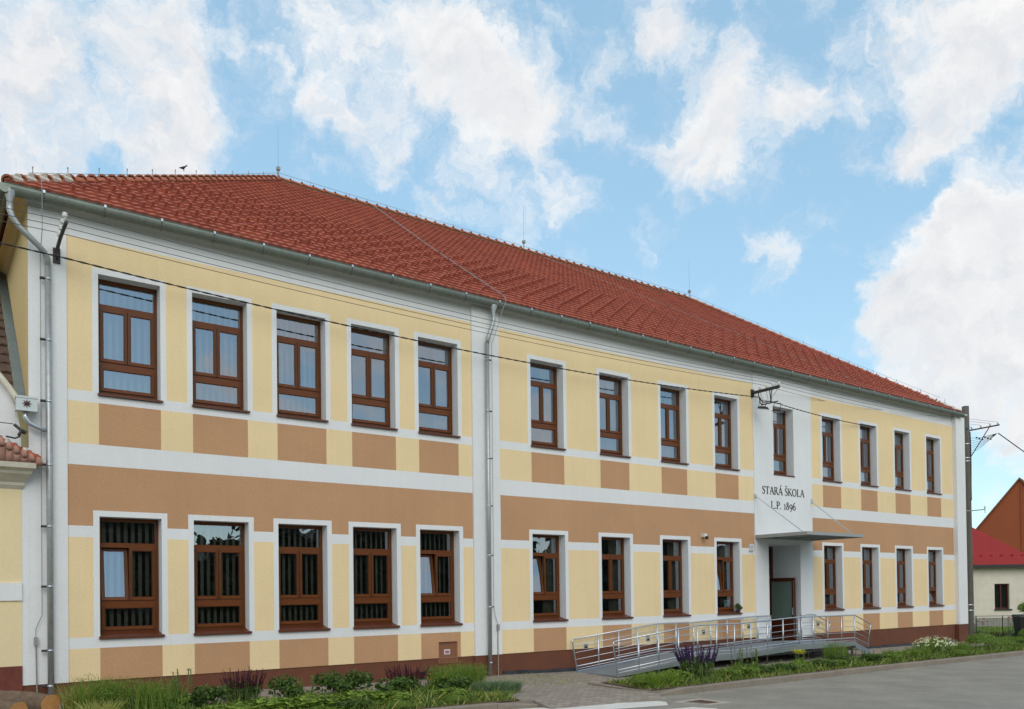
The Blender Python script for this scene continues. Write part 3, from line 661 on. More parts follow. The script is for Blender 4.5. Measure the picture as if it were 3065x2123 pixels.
def build_window(parent, x, z0, curtain='slats', tilt=None, tiltlow=False, lab=None):
    w = fb_.build('window', [WOOD, WOODH], parent) if build_window.me is None else bpy.data.objects.new('window', build_window.me['w'])
    first = build_window.me is None
    if first:
        ME = {'w': w.data}
        for nm, mb_, m_ in (('sl', rebase(profile_sash(*SX[0],*SZ),0,.27,SZ[0]), [WOOD,WOODH]), ('sr', rebase(profile_sash(*SX[1],*SZ),0,.27,SZ[0]), [WOOD,WOODH]), ('lo', rebase(profile_sash(.07,1.05,.16,.635),0,.27,.16), [WOOD,WOODH]),
              ('pt', pane_mesh(.07,1.05,1.855,Hh-.07,.30), [GLASS]), ('pl', rebase(pane_mesh(.12,.505,SZ[0]+.05,SZ[1]-.05,.268),0,.27,SZ[0]), [GLASS]), ('pr', rebase(pane_mesh(.615,1.0,SZ[0]+.05,SZ[1]-.05,.268),0,.27,SZ[0]), [GLASS]), ('po', rebase(pane_mesh(.12,1.0,.21,.585,.268),0,.27,.16), [GLASS])):
            o = mb_.build('tmp', m_); ME[nm] = o.data; bpy.data.objects.remove(o)
        s = MB(); s.add([(-.02,-.055,-.01),(WW+.035,-.055,-.01),(WW+.035,.27,.05),(-.02,.27,.05),(-.02,-.055,.035),(WW+.035,-.055,.035),(WW+.035,.27,.095),(-.02,.27,.095)],
                       [(0,3,2,1),(4,5,6,7),(0,1,5,4),(1,2,6,5),(2,3,7,6),(3,0,4,7)]); 
        s = MB(); s.add([(-.02,-.055,0),(WW+.035,-.055,0),(WW+.035,-.001,.01),(-.02,-.001,.01),(-.02,-.055,.04),(WW+.035,-.055,.04),(WW+.035,-.001,.052),(-.02,-.001,.052)],
                       [(0,3,2,1),(4,5,6,7),(0,1,5,4),(1,2,6,5),(2,3,7,6),(3,0,4,7)])
        s.add([(.001,-.001,.01),(WW-.001,-.001,.01),(WW-.001,.268,.1),(.001,.268,.1),(.001,-.001,.052),(WW-.001,-.001,.052),(WW-.001,.268,.115),(.001,.268,.115)],[(4,5,6,7),(0,1,5,4),(2,3,7,6)])
        o = s.build('tmp', SILL); ME['s'] = o.data; bpy.data.objects.remove(o)
        s = MB()
        for k in range(9):
            cx = .02+k*.132; a = R(38); dx, dy = .052*math.cos(a), .052*math.sin(a)
            s.box(0,0,0,0,0,0) if False else s.add([(cx-dx,.46-dy,.12),(cx+dx,.46+dy,.12),(cx+dx,.46+dy,Hh-.05),(cx-dx,.46-dy,Hh-.05)], [(0,1,2,3)])
        s.box(-.02,WW+.02,.43,.49,Hh-.05,Hh-.01)
        o = s.build('tmp', BLIND); ME['b'] = o.data; bpy.data.objects.remove(o)
        s = MB(); n = 40
        for seg_ in ((.68,1.12),(0.0,.12)):
            for k in range(n):
                u0, u1 = k/n, (k+1)/n; xx0, xx1 = seg_[0]+(seg_[1]-seg_[0])*u0, seg_[0]+(seg_[1]-seg_[0])*u1
                yy = lambda u: .47+.025*math.sin(u*2*math.pi*9)
                s.quad((xx0,yy(u0),.12),(xx1,yy(u1),.12),(xx1,yy(u1),Hh-.03),(xx0,yy(u0),Hh-.03))
        s.box(-.02,WW+.02,.44,.46,Hh-.05,Hh-.02)
        o = s.build('tmp', CURT); ME['c'] = o.data; bpy.data.objects.remove(o)
        build_window.me = ME
    else: COL.objects.link(w); w.parent = parent
    ME = build_window.me
    w.location = Vector((x, 0, z0))+OFF
    if lab: w['label'] = lab
    def sub(nm, key, loc=(0,0,0), rx=0):
        o = bpy.data.objects.new(nm, ME[key]); COL.objects.link(o); o.parent = w; o.location = loc; o.rotation_euler = (rx,0,0); return o
    zt = SZ[0]
    for i, (a, p) in enumerate((('sl','pl'),('sr','pr'))):
        t_ = -R(tilt) if (tilt and i == 0) else 0
        sub('sash', a, (0,.27,zt), t_); sub('pane', p, (0,.27,zt), t_)
    tl_ = -R(14) if tiltlow else 0
    sub('lower_sash', 'lo', (0,.27,.16), tl_); sub('pane', 'po', (0,.27,.16), tl_)
    sub('pane', 'pt'); sub('sill', 's')
    if curtain == 'slats': sub('vertical_blind', 'b')
    else: sub('curtain', 'c')
    return w
build_window.me = None
for i, x in enumerate(WX):
    build_window(SCH, x, UZ0, 'slats' if i < 3 else 'curt')
for i, x in enumerate(WX):
    if i == 9: continue
    build_window(SCH, x, GZ0, 'slats' if i < 5 else 'curt', tilt={0:7.5,4:8,5:8,8:8}.get(i), tiltlow=(i == 13))
# notices in the window by the door
b = MB()
for (x0,x1,z0,z1,m_) in ((21.28,21.5,-.18,0.02,0),(21.30,21.56,-.62,-.33,0),(20.95,21.13,-.62,-.55,1),(20.68,20.84,-.60,-.2,2)):
    b.box(x0,x1,.30,.304,z0,z1,m_)
    if m_ == 0: b.box(x0+.03,x1-.03,.297,.2995,z1-.09,z1-.045,3); b.box(x0+.05,x1-.08,.297,.2995,z0+.05,z0+.08,3)
sp(b, 'window_notice', [PAPER, REDP, mat('pale_green_paper', lin(170, 205, 185), .8), mat('blue_print', lin(110, 160, 200), .8)])
# door
DX = empty('entrance_door', Vector((24.80,1.16,-1.80))+OFF); DX.parent = SCH
DX['label'] = 'open brown door leaf with frosted glass'
DARKWOOD = mat('dark_brown_wood', lin(92, 44, 28), .35, nscale=20, namt=.2)
# leaf lies along -y from its hinge
b = MB(); Lw, Lh = 1.13, 2.2; th = .06
b.box(-th,0,-Lw,-Lw+.12,0,Lh); b.box(-th,0,-.14,0,0,Lh); b.box(-th,0,-Lw+.12,-.14,Lh-.12,Lh); b.box(-th,0,-Lw+.12,-.14,0,.78)
b.build('door_leaf', DARKWOOD, DX); b = MB(); b.box(-th+.02,-.02,-Lw+.12,-.14,.78,Lh-.12); b.build('glass_panel', FROST, DX)
b = MB(); b.tube([(-th-.05,-Lw+.06,.92),(-th-.05,-Lw+.06,1.16)], .012, 8); b.box(-th-.05,-th,-Lw+.05,-Lw+.07,.93,.95); b.box(-th-.05,-th,-Lw+.05,-Lw+.07,1.13,1.15)
b.tube([(-th-.04,-Lw+.04,1.0),(-th-.04,-Lw+.16,1.0)], .01, 6); b.box(-th-.012,-th-.001,-Lw+.03,-Lw+.05,.1,Lh-.1); b.build('handle', GALV, DX)
DX.rotation_euler = (0,0,R(-3))
b = MB()
b.box(23.2,23.29,1.10,1.19,-1.78,1.53); b.box(24.86,24.95,1.10,1.19,-1.78,1.53); b.box(23.29,24.86,1.10,1.19,1.44,1.53); b.box(23.29,24.86,1.10,1.19,.40,.50)
b.box(23.29,23.35,1.12,1.17,-1.78,.40)
sp(b, 'door_frame', DARKWOOD)
b = MB(); b.quad((23.29,1.15,.5),(24.86,1.15,.5),(24.86,1.15,1.44),(23.29,1.15,1.44)); b.quad((23.35,1.15,-1.2),(23.75,1.15,-1.2),(23.75,1.15,.4),(23.35,1.15,.4)); sp(b, 'door_glazing', GLASS)
b = MB(); b.box(23.23,24.92,1.5,1.55,-1.75,1.5); sp(b, 'vestibule_wall', mat('vestibule_dark', lin(40, 34, 32), .9))
# canopy
cp = MB(); cx0, cx1, cyf = 22.5, 25.66, -1.98
cp.box(cx0,cx1,cyf,cyf+.04,1.70,1.80); cp.box(cx0,cx0+.04,cyf+.04,-.04,1.69,1.80); cp.box(cx1-.04,cx1,cyf+.04,-.04,1.69,1.80); cp.box(cx0+.04,cx1-.04,-.08,-.04,1.69,1.80)
cp.box(cx0+.04,cx1-.04,cyf+.04,-.08,1.775,1.79)
for k in (1,2): xx = cx0+(cx1-cx0)*k/3; cp.box(xx-.03,xx+.03,cyf+.04,-.08,1.71,1.774)
CAN = sp(cp, 'canopy', CANO)
b = MB(); b.tube([(22.53,-.04,3.10),(22.9,-1.6,1.80)], .016, 8); b.build('tie_rod', GALV, CAN)
b = MB(); b.tube([(25.66,-.0,3.10),(25.4,-1.75,1.80)], .016, 8); b.build('tie_rod', GALV, CAN)
b = MB(); b.box(22.49,22.58,-.07,-.035,3.03,3.16); b.box(25.60,25.70,-.07,-.035,3.03,3.16); b.build('rod_plate', GALV, CAN)
# fittings
b = MB(); b.box(19.90,20.02,-.14,0,1.66,1.76); b.box(19.93,20.01,-.20,-.13,1.58,1.68,1); sp(b, 'wall_lamp', [PORC, DARKMETAL])
for (x, z) in ((15.09,-1.50),(17.5,-1.39),(19.93,-1.29),(22.12,-1.19),(25.94,-1.22)):
    b = MB(); b.box(x-.07,x+.07,-.02,.0,z-.08,z+.08); b.box(x-.04,x+.04,-.045,-.02,z-.0,z+.05,1); b.box(x-.045,x+.045,-.024,-.0205,z-.055,z-.005,2)
    sp(b, 'step_light', [GALV, GALV, DARKMETAL])
b = MB(); b.box(22.2,22.42,-.06,0,1.28,1.5); b.box(22.27,22.31,-.066,-.06,1.37,1.41,1); sp(b, 'junction_box', [mat('pale_grey_box', lin(205, 208, 212), .7), DARKMETAL])
cb = MB(); cb.box(10.38,10.91,.045,.058,-1.695,-1.185)
for (x, z) in [(10.46+.07*k, -1.235) for k in range(5)] + [(10.46+.07*k, -1.655) for k in range(6)]: cb.box(x,x+.03,.042,.0449,z-.008,z+.008,1)
CAB = sp(cb, 'electrical_cabinet', [CABM, DARKMETAL])
b = MB(); b.box(10.55,10.72,.036,.0445,-1.49,-1.37); b.box(10.565,10.705,.033,.0355,-1.475,-1.385,1); b.box(10.58,10.69,.0315,.0328,-1.44,-1.405,2); b.box(10.58,10.69,.0315,.0328,-1.465,-1.45,3); b.build('warning_label', [PORC, mat('label_grey', lin(190, 190, 195), .6), mat('label_red', lin(180, 60, 60), .6), mat('label_blue', lin(60, 70, 140), .6)], CAB)
b = MB(); b.box(9.84,10.33,-.02,.1,-2.06,-1.87,1)
for k in range(3): pass
sp(b, 'basement_window', [WOOD, BLACK])
# lettering
GL = {  # strokes: (x0,y0,x1,y1,width) in units of cap height; arcs as polylines
 'S': (.50, [[(.43,.82,.05),(.40,.95,.05),(.27,1.0,.05),(.12,.94,.07),(.08,.78,.10),(.18,.62,.12),(.33,.48,.12),(.44,.33,.11),(.42,.14,.08),(.27,.0,.05),(.12,.02,.05),(.05,.10,.05)],[(.05,.05,.04),(.05,.24,.04)],[(.43,.97,.04),(.43,.78,.04)]]),
 'T': (.66, [[(.33,0,.11),(.33,.98,.11)],[(.02,.97,.05),(.64,.97,.05)],[(.03,.97,.04),(.02,.80,.03)],[(.63,.97,.04),(.64,.80,.03)],[(.2,.02,.04),(.46,.02,.04)]]),
 'A': (.72, [[(.08,.02,.05),(.36,1.02,.06)],[(.36,1.02,.11),(.66,.02,.12)],[(.18,.36,.05),(.55,.36,.05)],[(0,.02,.04),(.2,.02,.04)],[(.52,.02,.04),(.78,.02,.04)]]),
 'R': (.66, [[(.13,0,.11),(.13,1,.11)],[(.13,.97,.05),(.34,.98,.06),(.46,.88,.10),(.47,.70,.11),(.38,.54,.08),(.15,.50,.05)],[(.30,.52,.09),(.64,.0,.11)],[(0,.02,.04),(.26,.02,.04)],[(0,.98,.04),(.14,.98,.04)]]),
 'K': (.70, [[(.13,0,.11),(.13,1,.11)],[(.16,.46,.05),(.56,.97,.05)],[(.26,.56,.09),(.66,.02,.12)],[(0,.02,.04),(.26,.02,.04)],[(0,.98,.04),(.26,.98,.04)],[(.44,.98,.04),(.66,.98,.04)],[(.54,.02,.04),(.74,.02,.04)]]),
 'O': (.78, [[(.38,1.0,.05),(.18,.90,.08),(.07,.68,.11),(.07,.34,.11),(.18,.10,.09),(.38,0,.05),(.58,.10,.08),(.69,.34,.11),(.69,.68,.11),(.58,.90,.09),(.38,1.0,.05)]]),
 'L': (.56, [[(.13,0,.11),(.13,1,.11)],[(.02,.02,.05),(.52,.02,.05)],[(.51,.02,.04),(.54,.22,.03)],[(0,.98,.04),(.26,.98,.04)]]),
 'P': (.56, [[(.13,0,.11),(.13,1,.11)],[(.13,.97,.05),(.36,.98,.06),(.49,.86,.10),(.50,.68,.11),(.40,.50,.08),(.15,.46,.05)],[(0,.02,.04),(.28,.02,.04)],[(0,.98,.04),(.14,.98,.04)]]),
 '.': (.24, [[(.08,.0,.13),(.08,.11,.13)]]),
 ' ': (.30, []),
 '1': (.34, [[(.17,0,.10),(.17,.72,.10)],[(.04,.02,.04),(.30,.02,.04)],[(.04,.64,.04),(.17,.71,.04)]]),
 '8': (.52, [[(.25,1.0,.05),(.12,.90,.08),(.12,.70,.09),(.25,.56,.09),(.40,.40,.10),(.44,.20,.10),(.36,.04,.07),(.24,0,.05),(.10,.06,.08),(.05,.22,.09),(.10,.40,.08),(.25,.54,.07),(.37,.70,.08),(.37,.88,.08),(.25,1.0,.05)]]),
 '9': (.52, [[(.24,.74,.05),(.10,.66,.08),(.05,.46,.10),(.12,.26,.08),(.26,.20,.05),(.40,.30,.08),(.45,.50,.10),(.38,.68,.08),(.24,.74,.05)],[(.45,.50,.10),(.43,.20,.10),(.32,-.06,.08),(.10,-.26,.04)]]),
 '6': (.50, [[(.24,.56,.05),(.10,.46,.08),(.05,.26,.10),(.12,.06,.08),(.25,0,.05),(.39,.08,.08),(.44,.28,.10),(.37,.48,.08),(.24,.56,.05)],[(.05,.28,.10),(.08,.62,.10),(.20,.88,.08),(.42,1.04,.04)]]),
}
def write(text, x0, x1, zb, cap, name):
    b = MB(); adv = sum(GL[c_.replace('Á','A').replace('Š','S')][0]+.05 for c_ in text)*cap; sc = (x1-x0)/adv
    x = x0
    for ch in text:
        w_, strokes = GL[ch.replace('Á','A').replace('Š','S')]
        strokes = list(strokes)
        if ch == 'Á': strokes.append([(.36,1.12,.05),(.50,1.36,.10)])
        if ch == 'Š': strokes += [[(.12,1.34,.08),(.26,1.13,.05)],[(.26,1.13,.05),(.40,1.34,.05)]]
        for st in strokes:
            for i in range(len(st)-1):
                (ax,az,aw),(bx_,bz_,bw) = st[i], st[i+1]
                A = Vector((x+ax*cap*sc, zb+az*cap)); B = Vector((x+bx_*cap*sc, zb+bz_*cap)); d = (B-A)
                if d.length < 1e-6: continue
                nrm = Vector((-d.y, d.x)).normalized()
                y = -.043-.0002*random.random()
                A2 = A-d.normalized()*aw*cap*.2 if len(st) > 2 else A; B2 = B+d.normalized()*bw*cap*.2 if len(st) > 2 else B
                q = [A2+nrm*aw*cap*.78, A2-nrm*aw*cap*.78, B2-nrm*bw*cap*.78, B2+nrm*bw*cap*.78]
                vs = [(p.x, y, p.y) for p in q]+[(p.x, -.0352, p.y) for p in q]
                b.add(vs, [(0,1,2,3),(0,4,5,1),(1,5,6,2),(2,6,7,3),(3,7,4,0)])
        x += (w_+.05)*cap*sc
    sp(b, name, LETTER)
write('STARÁ ŠKOLA', 22.90, 25.24, 3.20, .25, 'wall_lettering'); write('L.P. 1896', 23.36, 24.74, 2.72, .25, 'wall_lettering')

# ------------------------------------------------------------------ ramp
RP = empty('access_ramp', (20,-1,-2.1)); tag(RP, 'galvanised steel wheelchair ramp with tubular railings leading up to the school door', 'ramp')
ro = Vector((-20, 1, 2.1))
def rpart(b, nm, m, smooth=False): o = b.build(nm, m, RP, smooth); o.location = ro; return o
FY, BY = -1.76, -.15
deck = [(14.6,-2.165),(17.7,-1.865),(19.3,-1.885),(22.35,-1.765),(25.42,-1.78)]
def dz(x): return lerp_tab(deck, x)
b = MB()
for i in range(4):
    (a,za),(c,zc) = deck[i], deck[i+1]
    b.add([(a,FY,za-.03),(c,FY,zc-.03),(c,BY,zc-.03),(a,BY,za-.03),(a,FY,za),(c,FY,zc),(c,BY,zc),(a,BY,za)], [(0,3,2,1),(4,5,6,7),(0,1,5,4),(2,3,7,6),(0,4,7,3),(1,2,6,5)])
b.box(23.12,24.78,BY,.02,-1.80,-1.775)
rpart(b, 'deck', GALVD)
for y in (FY-.025, BY+.0):
    b = MB()
    for i in range(4):
        (a,za),(c,zc) = deck[i], deck[i+1]; h0_ = .03 if i == 0 else .12
        b.add([(a,y,za-h0_),(c,y,zc-.12),(c,y+.022,zc-.12),(a,y+.022,za-h0_),(a,y,za+.025),(c,y,zc+.025),(c,y+.022,zc+.025),(a,y+.022,za+.025)], [(0,3,2,1),(4,5,6,7),(0,1,5,4),(2,3,7,6),(0,4,7,3),(1,2,6,5)])
    rpart(b, 'side_channel', GALV)
b = MB()
for x in (17.7, 19.3, 20.8, 22.35, 23.9, 25.3):
    for y in (FY+.06, BY-.08): b.tube([(x,y,dz(x)-.05),(x,y,gz(x,y)-.02)], .03, 8)
b.box(19.2,25.4,FY+.03,FY+.09,-1.99,-1.93); rpart(b, 'support_frame', DARKMETAL)
b = MB()
for k in range(2): b.box(25.46+.42*k,25.84+.42*k,FY+.03,BY-.03,-1.93-.15*k,-1.90-.15*k)
for y in (FY+.0, BY-.03):
    b.add([(25.42,y,-1.98),(26.3,y,-2.3),(26.3,y+.02,-2.3),(25.42,y+.02,-1.98),(25.42,y,-1.78),(26.3,y,-2.1),(26.3,y+.02,-2.1),(25.42,y+.02,-1.78)], [(0,3,2,1),(4,5,6,7),(0,1,5,4),(2,3,7,6)])
rpart(b, 'steps', GALVD)
railz = [(14.5,-1.285),(17.70,-.965),(19.3,-.98),(22.35,-.868),(25.40,-.885)]
def rz2(x): return lerp_tab(railz, x)
def railing(y, xa, xb, lean_start, slope_end, posts, close_end=False):
    b = MB(); t = .021
    kn = [x for x, _ in railz if xa < x < xb]
    top = [(x, y, rz2(x)) for x in [xa]+kn+[xb]]
    lower = [(x, y, dz(max(x,14.65))+.14) for x in [xa+(.13 if lean_start else 0)]+kn+[xb]]
    if lean_start:
        foot = (xa+.15, y, -2.2); c0 = (xa-.012, y, rz2(xa)-.07); b.tube([foot, c0, (xa+.0, y, rz2(xa)-.02), (xa+.05, y, rz2(xa)+.01)], t, 8)
        top[0] = (xa+.04, y, rz2(xa)+.005)
    if slope_end:
        e = (xb+.96, y, -1.21); top += [e]; lower += [(xb+.80, y, -1.90)]
        b.tube([e, (xb+.93, y, -1.3), (xb+.74, y, -2.2 if False else -1.93)], t, 8)
    b.tube(top, t, 8); b.tube(lower, .018, 8)
    bars = []
    for k in range(1, 4):
        f = k/4.0; pts = []
        for (p, q) in zip(top, lower): pts.append(Vector(p).lerp(Vector(q), f))
        b.tube(pts, .0095, 6)
    pts = [Vector(q)-Vector((0,0,.075)) for q in lower]; b.tube(pts, .0095, 6)
    rpart(b, 'railing', GALV, True)
    for x in posts:
        b = MB(); b.tube([(x, y+.0, rz2(x)-.01), (x, y-.0, dz(x)-.15)], .021, 8); rpart(b, 'post', GALV, True)
railing(FY, 14.5, 25.4, True, True, [15.39,16.13,16.9,17.67,18.46,19.24,19.98,20.76,21.52,22.32,23.07,23.85,24.62,25.38])
railing(BY, 14.5, 23.1, True, False, [15.43,16.2,16.94,17.74,18.54,19.32,20.1,20.88,21.65,22.41,23.09])
railing(BY, 24.78, 25.5, False, True, [24.78,25.48])

# ------------------------------------------------------------------ overhead wires and brackets
def insul(b, x, y, z, mi=1, h=.11): b.lathe([(.018,-.02),(.02,.02),(.045,.03),(.05,.05),(.028,.06),(.045,.07),(.042,.095),(.015,h)], (x,y,z), 10, mi)
br = empty('wire_bracket', (2.2,0,6.45)); tag(br, 'slanting steel wall bracket with white insulators beside the corner downpipe', 'bracket')
b = MB(); o_ = (-2.2,0,-6.45)
b.tube([(0,0,0),(.0,-.55,.08),(.02,-1.12,.16)], .032, 6); b.tube([(0,0,-.18),(0,-.5,.06)], .016, 6); b.box(-.06,.06,-.06,0,-.22,.06); b.tube([(0,-.15,-.02),(0,-.3,-.2)],.02,6)
b.build('arm', DARKMETAL, br)
WL = [(-.45,6.58),(-.66,6.62),(-.86,6.66),(-1.08,6.70)]
for (y, z) in WL: b = MB(); insul(b, 0, y, z-6.45-.02, 0); b.build('insulator', PORC, br, True)
bc = empty('wire_bracket', (22.5,0,6.45)); tag(bc, 'horizontal steel wall bracket with insulators and hanging braces over the school entrance', 'bracket')
b = MB(); b.box(-.03,.03,-1.07,0,0,.09); b.box(-.07,.07,-.035,0,-.1,.16)
b.tube([(0,-.70,0),(0,-.74,-.40)], .018, 6); b.tube([(0,-.78,0),(0,-.74,-.35)], .014, 6); b.tube([(0,-.25,0),(.0,-.33,-.35),(.0,-.45,-.42)], .018, 6); b.box(-.02,.02,-1.0,-.35,-.43,-.40)
for (y0_, y1_) in ((-.32,-.4),(-.58,-.6),(-.83,-.7),(-1.05,-.75)): b.tube([(0.02,y0_,.2),(.06,y0_*.9,-.02),(.04,y1_,-.25),(.0,y1_,-.4)], .006, 5)
b.build('arm', DARKMETAL, bc)
WC = [(-.32,6.66),(-.58,6.67),(-.83,6.67),(-1.05,6.68)]
for (y, z) in WC: b = MB(); insul(b, 0, y, .09, 0); b.build('insulator', PORC, bc, True)
LAMPG = mat('lamp_glass', lin(190, 195, 195), .2)
for (yy, lab) in ((-.42,'dark flat floodlight hanging under the entrance wire bracket, the one nearer the wall'), (-.92,'dark flat floodlight hanging under the entrance wire bracket, the one farther out over the pavement')):
    f = empty('floodlight', (22.5+(.02 if yy > -.6 else .1), yy, 5.9 if yy > -.6 else 5.72)); tag(f, lab, 'floodlight', 'floodlights under the entrance bracket')
    b = MB(); b.add([(-.13,-.16,0),(.13,-.16,0),(.13,.16,0),(-.13,.16,0),(-.08,-.1,.075),(.08,-.1,.075),(.08,.1,.075),(-.08,.1,.075)], [(0,3,2,1),(4,5,6,7),(0,1,5,4),(1,2,6,5),(2,3,7,6),(3,0,4,7)]); b.build('housing', DARKMETAL, f)
    b = MB(); b.box(-.10,.10,-.13,.13,-.012,-.002); b.build('lamp_glass', LAMPG, f)
    b = MB(); b.tube([(-.1,-.12,.04),(-.1,-.12,.26),(-.1,.12,.26),(-.1,.12,.04)], .012, 6); b.build('yoke', DARKMETAL, f); f.rotation_euler = (R(12),0,R(8))
# pole
PX, PY_ = 39.6, 1.2
pole = empty('utility_pole', (PX,PY_,-2.4)); tag(pole, 'tall grey concrete utility pole with wire arm standing behind the right corner of the school', 'utility pole')
b = MB(); b.lathe([(.20,0),(.18,4),(.16,8.5),(.148,10.78),(.0,10.8)], n=18); b.build('pole_shaft', POLEC, pole, True)
b = MB()
for z in (5.9,8.2,8.35,9.0): b.lathe([(.170,0),(.175,.02),(.170,.04)], (0,0,z), 14)
b.lathe([(.198,0),(.203,.03),(.198,.05)], (0,0,1.55), 14); b.lathe([(.198,0),(.203,.03),(.198,.05)], (0,0,1.3), 14)
b.build('steel_band', GALV, pole)
b = MB(); b.tube([(.1,-.08,9.65),(.85,-1.1,9.83)], .035, 6); b.tube([(.13,-.12,8.4),(.60,-.76,9.74)], .022, 6); b.build('cross_arm', DARKMETAL, pole)
b = MB()
for f in (.1,.4,.7,.95): insul(b, .1+.75*f, -.08-1.02*f, 9.68+.17*f, 0)
b.build('insulators', PORC, pole, True)
b = MB(); b.tube([(.16,-.1,9.6),(.2,-.1,9.0),(.2,-.1,8.0),(.17,-.1,7.2),(.02,-.17,6.4)], .035, 6)
for k in range(7):
    a = Vector((.16,-.12,9.3-.12*k)); e = Vector((.85,-1.0,9.45)); b.tube([a, a.lerp(e,.4)-Vector((0,0,.06)), a.lerp(e,.7)-Vector((0,0,.02)), e], .008, 5)
for k in range(6): p = Vector((.30+.07*k,-.34-.09*k,9.3-.05*(k%3))); b.box(p.x-.03,p.x+.03,p.y-.03,p.y+.03,p.z-.03,p.z+.03)
b.build('cable_loops', BLACK, pole)
b = MB(); b.tube([(.12,-.1,5.93),(.5,-.55,5.97)], .02, 6); b.tube([(.5,-.55,5.8),(.5,-.55,6.15)], .012, 6); insul(b, .5,-.55,6.0,1); b.build('small_bracket', [DARKMETAL, PORC], pole)
b = MB()
for k in range(10):
    a0, a1 = R(-95+8*k), R(-95+8*(k+1)); r_ = .200; b.quad((r_*math.cos(a0),r_*math.sin(a0),.72),(r_*math.cos(a1),r_*math.sin(a1),.72),(r_*math.cos(a1),r_*math.sin(a1),1.27),(r_*math.cos(a0),r_*math.sin(a0),1.27))
b.build('notice_sheet', mat('faded_sheet', lin(176, 190, 184), .7, nscale=9, namt=.25), pole)
# wires
def wire(pts_list, r, label, nm, m, sag, grp=None):
    b = MB()
    for (p0, p1, s_) in pts_list:
        sagline(b, p0, p1, r, 24, s_, 5)
    o = b.build(nm, m); tag(o, label, 'wire', grp); return o
WIREM = mat('wire_grey', lin(84, 84, 84), .6, metal=.3)
posw = ['innermost', 'second', 'third', 'outermost']
for k in range(4):
    yl, zl = WL[k]; yc, zc = WC[k]; e = Vector((PX,PY_,-2.4))+Vector((.1+.75*(.1,.4,.7,.95)[k], -.08-1.02*(.1,.4,.7,.95)[k], 9.8+.17*(.1,.4,.7,.95)[k]))
    wire([((-12,yl-.2,zl+.25),(2.2,yl,zl+.07),.12), ((2.2,yl,zl+.07),(22.5,yc,zc+.06),.20), ((22.5,yc,zc+.06),tuple(e),.18)], .0065,
         {0:'thin grey overhead wire running nearest the school wall, lowest of the four', 1:'thin grey overhead wire second from the wall along the upper facade', 2:'thin grey overhead wire third from the wall along the upper facade', 3:'thin grey overhead wire farthest from the wall, topmost of the four'}[k],
         'overhead_wire', WIREM, 0, 'overhead wires along the school')
b = MB()
def twist(p0, p1, sag, n=120):
    p0, p1 = Vector(p0), Vector(p1)
    for ph in (0, math.pi):
        pts = []
        for i in range(n+1):
            f = i/n; p = p0.lerp(p1, f)-Vector((0,0,4*sag*f*(1-f))); a = f*(p1-p0).length*2*math.pi/.5+ph; pts.append(p+Vector((0,math.cos(a)*.010,math.sin(a)*.010)))
        b.tube(pts, .009, 5)
twist((-12,-.3,6.75),(2.2,-.3,6.27),.0); twist((2.2,-.3,6.27),(22.5,-.3,6.30),.31,200); twist((22.5,-.75,6.08),(39.7,1.08,7.35),.45,160)
b.tube([(22.5,-.3,6.30),(22.52,-.4,6.12),(22.5,-.75,6.08)], .02, 6)
b.tube([(40.42,.15,7.05),(41.4,-.55,6.16),(46,-4.5,3.2)], .022, 6)
tag(b.build('power_cable', BLACK), 'thick black twisted power cable crossing below the thin wires on the facade', 'cable')

# ------------------------------------------------------------------ left neighbour
NB = empty('neighbour_house', (1.0,0,-2.0)); tag(NB, 'low cream house with brown plinth, tiled cornice and curved white gable at the left edge', 'house')
no = Vector((-1,0,2))
def npart(b, nm, m, smooth=False): o = b.build(nm, m, NB, smooth); o.location = no; return o
b = MB(); xr = 1.62
b.quad((-8,-.04,-1.21),(xr,-.04,-1.21),(xr,-.04,-.03),(-8,-.04,-.03),0); b.quad((-8,-.04,.29),(xr,-.04,.29),(xr,-.04,2.0),(-8,-.04,2.0),0)
b.box(-8,xr,-.07,.0,-.03,.29,1); b.box(-8,xr+.0,-.06,-.0,-3,-1.21,2); b.quad((xr,-.04,-1.21),(xr,.1,-1.21),(xr,.1,2),(xr,-.04,2),1)
npart(b, 'wall', [NB_CREAM, WHITE, NB_PLINTH])
b = MB(); pr2 = [(-.04,1.98),(-.10,2.05),(-.10,2.10),(-.18,2.16),(-.30,2.24),(-.32,2.30),(-.42,2.33),(-.44,2.42),(-.0,2.45)]
for i in range(len(pr2)-1):
    (ya,za),(yb2,zb2) = pr2[i], pr2[i+1]; b.quad((-8,ya,za),(xr-ya*.45,ya,za),(xr-yb2*.45,yb2,zb2),(-8,yb2,zb2))
b.add([(xr-p[0]*.45,p[0],p[1]) for p in pr2]+[(xr,0,1.98)], [tuple(range(len(pr2)+1))])
npart(b, 'cornice', mat('cornice_stone', lin(206, 200, 184), .9, nscale=8, namt=.1))
# little tiled roof on the cornice, descending to the right end
b = MB()
for k in range(56):
    x = 1.86-k*.115; q_ = min(.32,(1.86-x)*.5)
    b.tube([(x,-.46,2.42+q_),(x,-.05,2.60+q_)], .055, 7); b.box(x-.06,x+.06,-.44,-.1,2.42,2.44+q_*.9)
npart(b, 'cornice_tiles', PALETILE, True)
b = MB()
for k in range(12):
    x1_, x0_ = 1.90-k*.27, 1.90-(k+1)*.27; z1_, z0_ = 2.53+k*.125, 2.53+(k+1)*.125
    if k > 3: z1_, z0_ = min(z1_,3.0), min(z0_,3.0)
    b.tube([(x1_,-.2,z1_),(x0_,-.2,z0_)], .055, 10, 0); b.tube([(x0_+.05,-.2,z0_-.02),(x0_-.02,-.2,z0_+.01)], .072, 10, 1)
npart(b, 'cornice_ridge', [ORTILE, MORTAR], True)
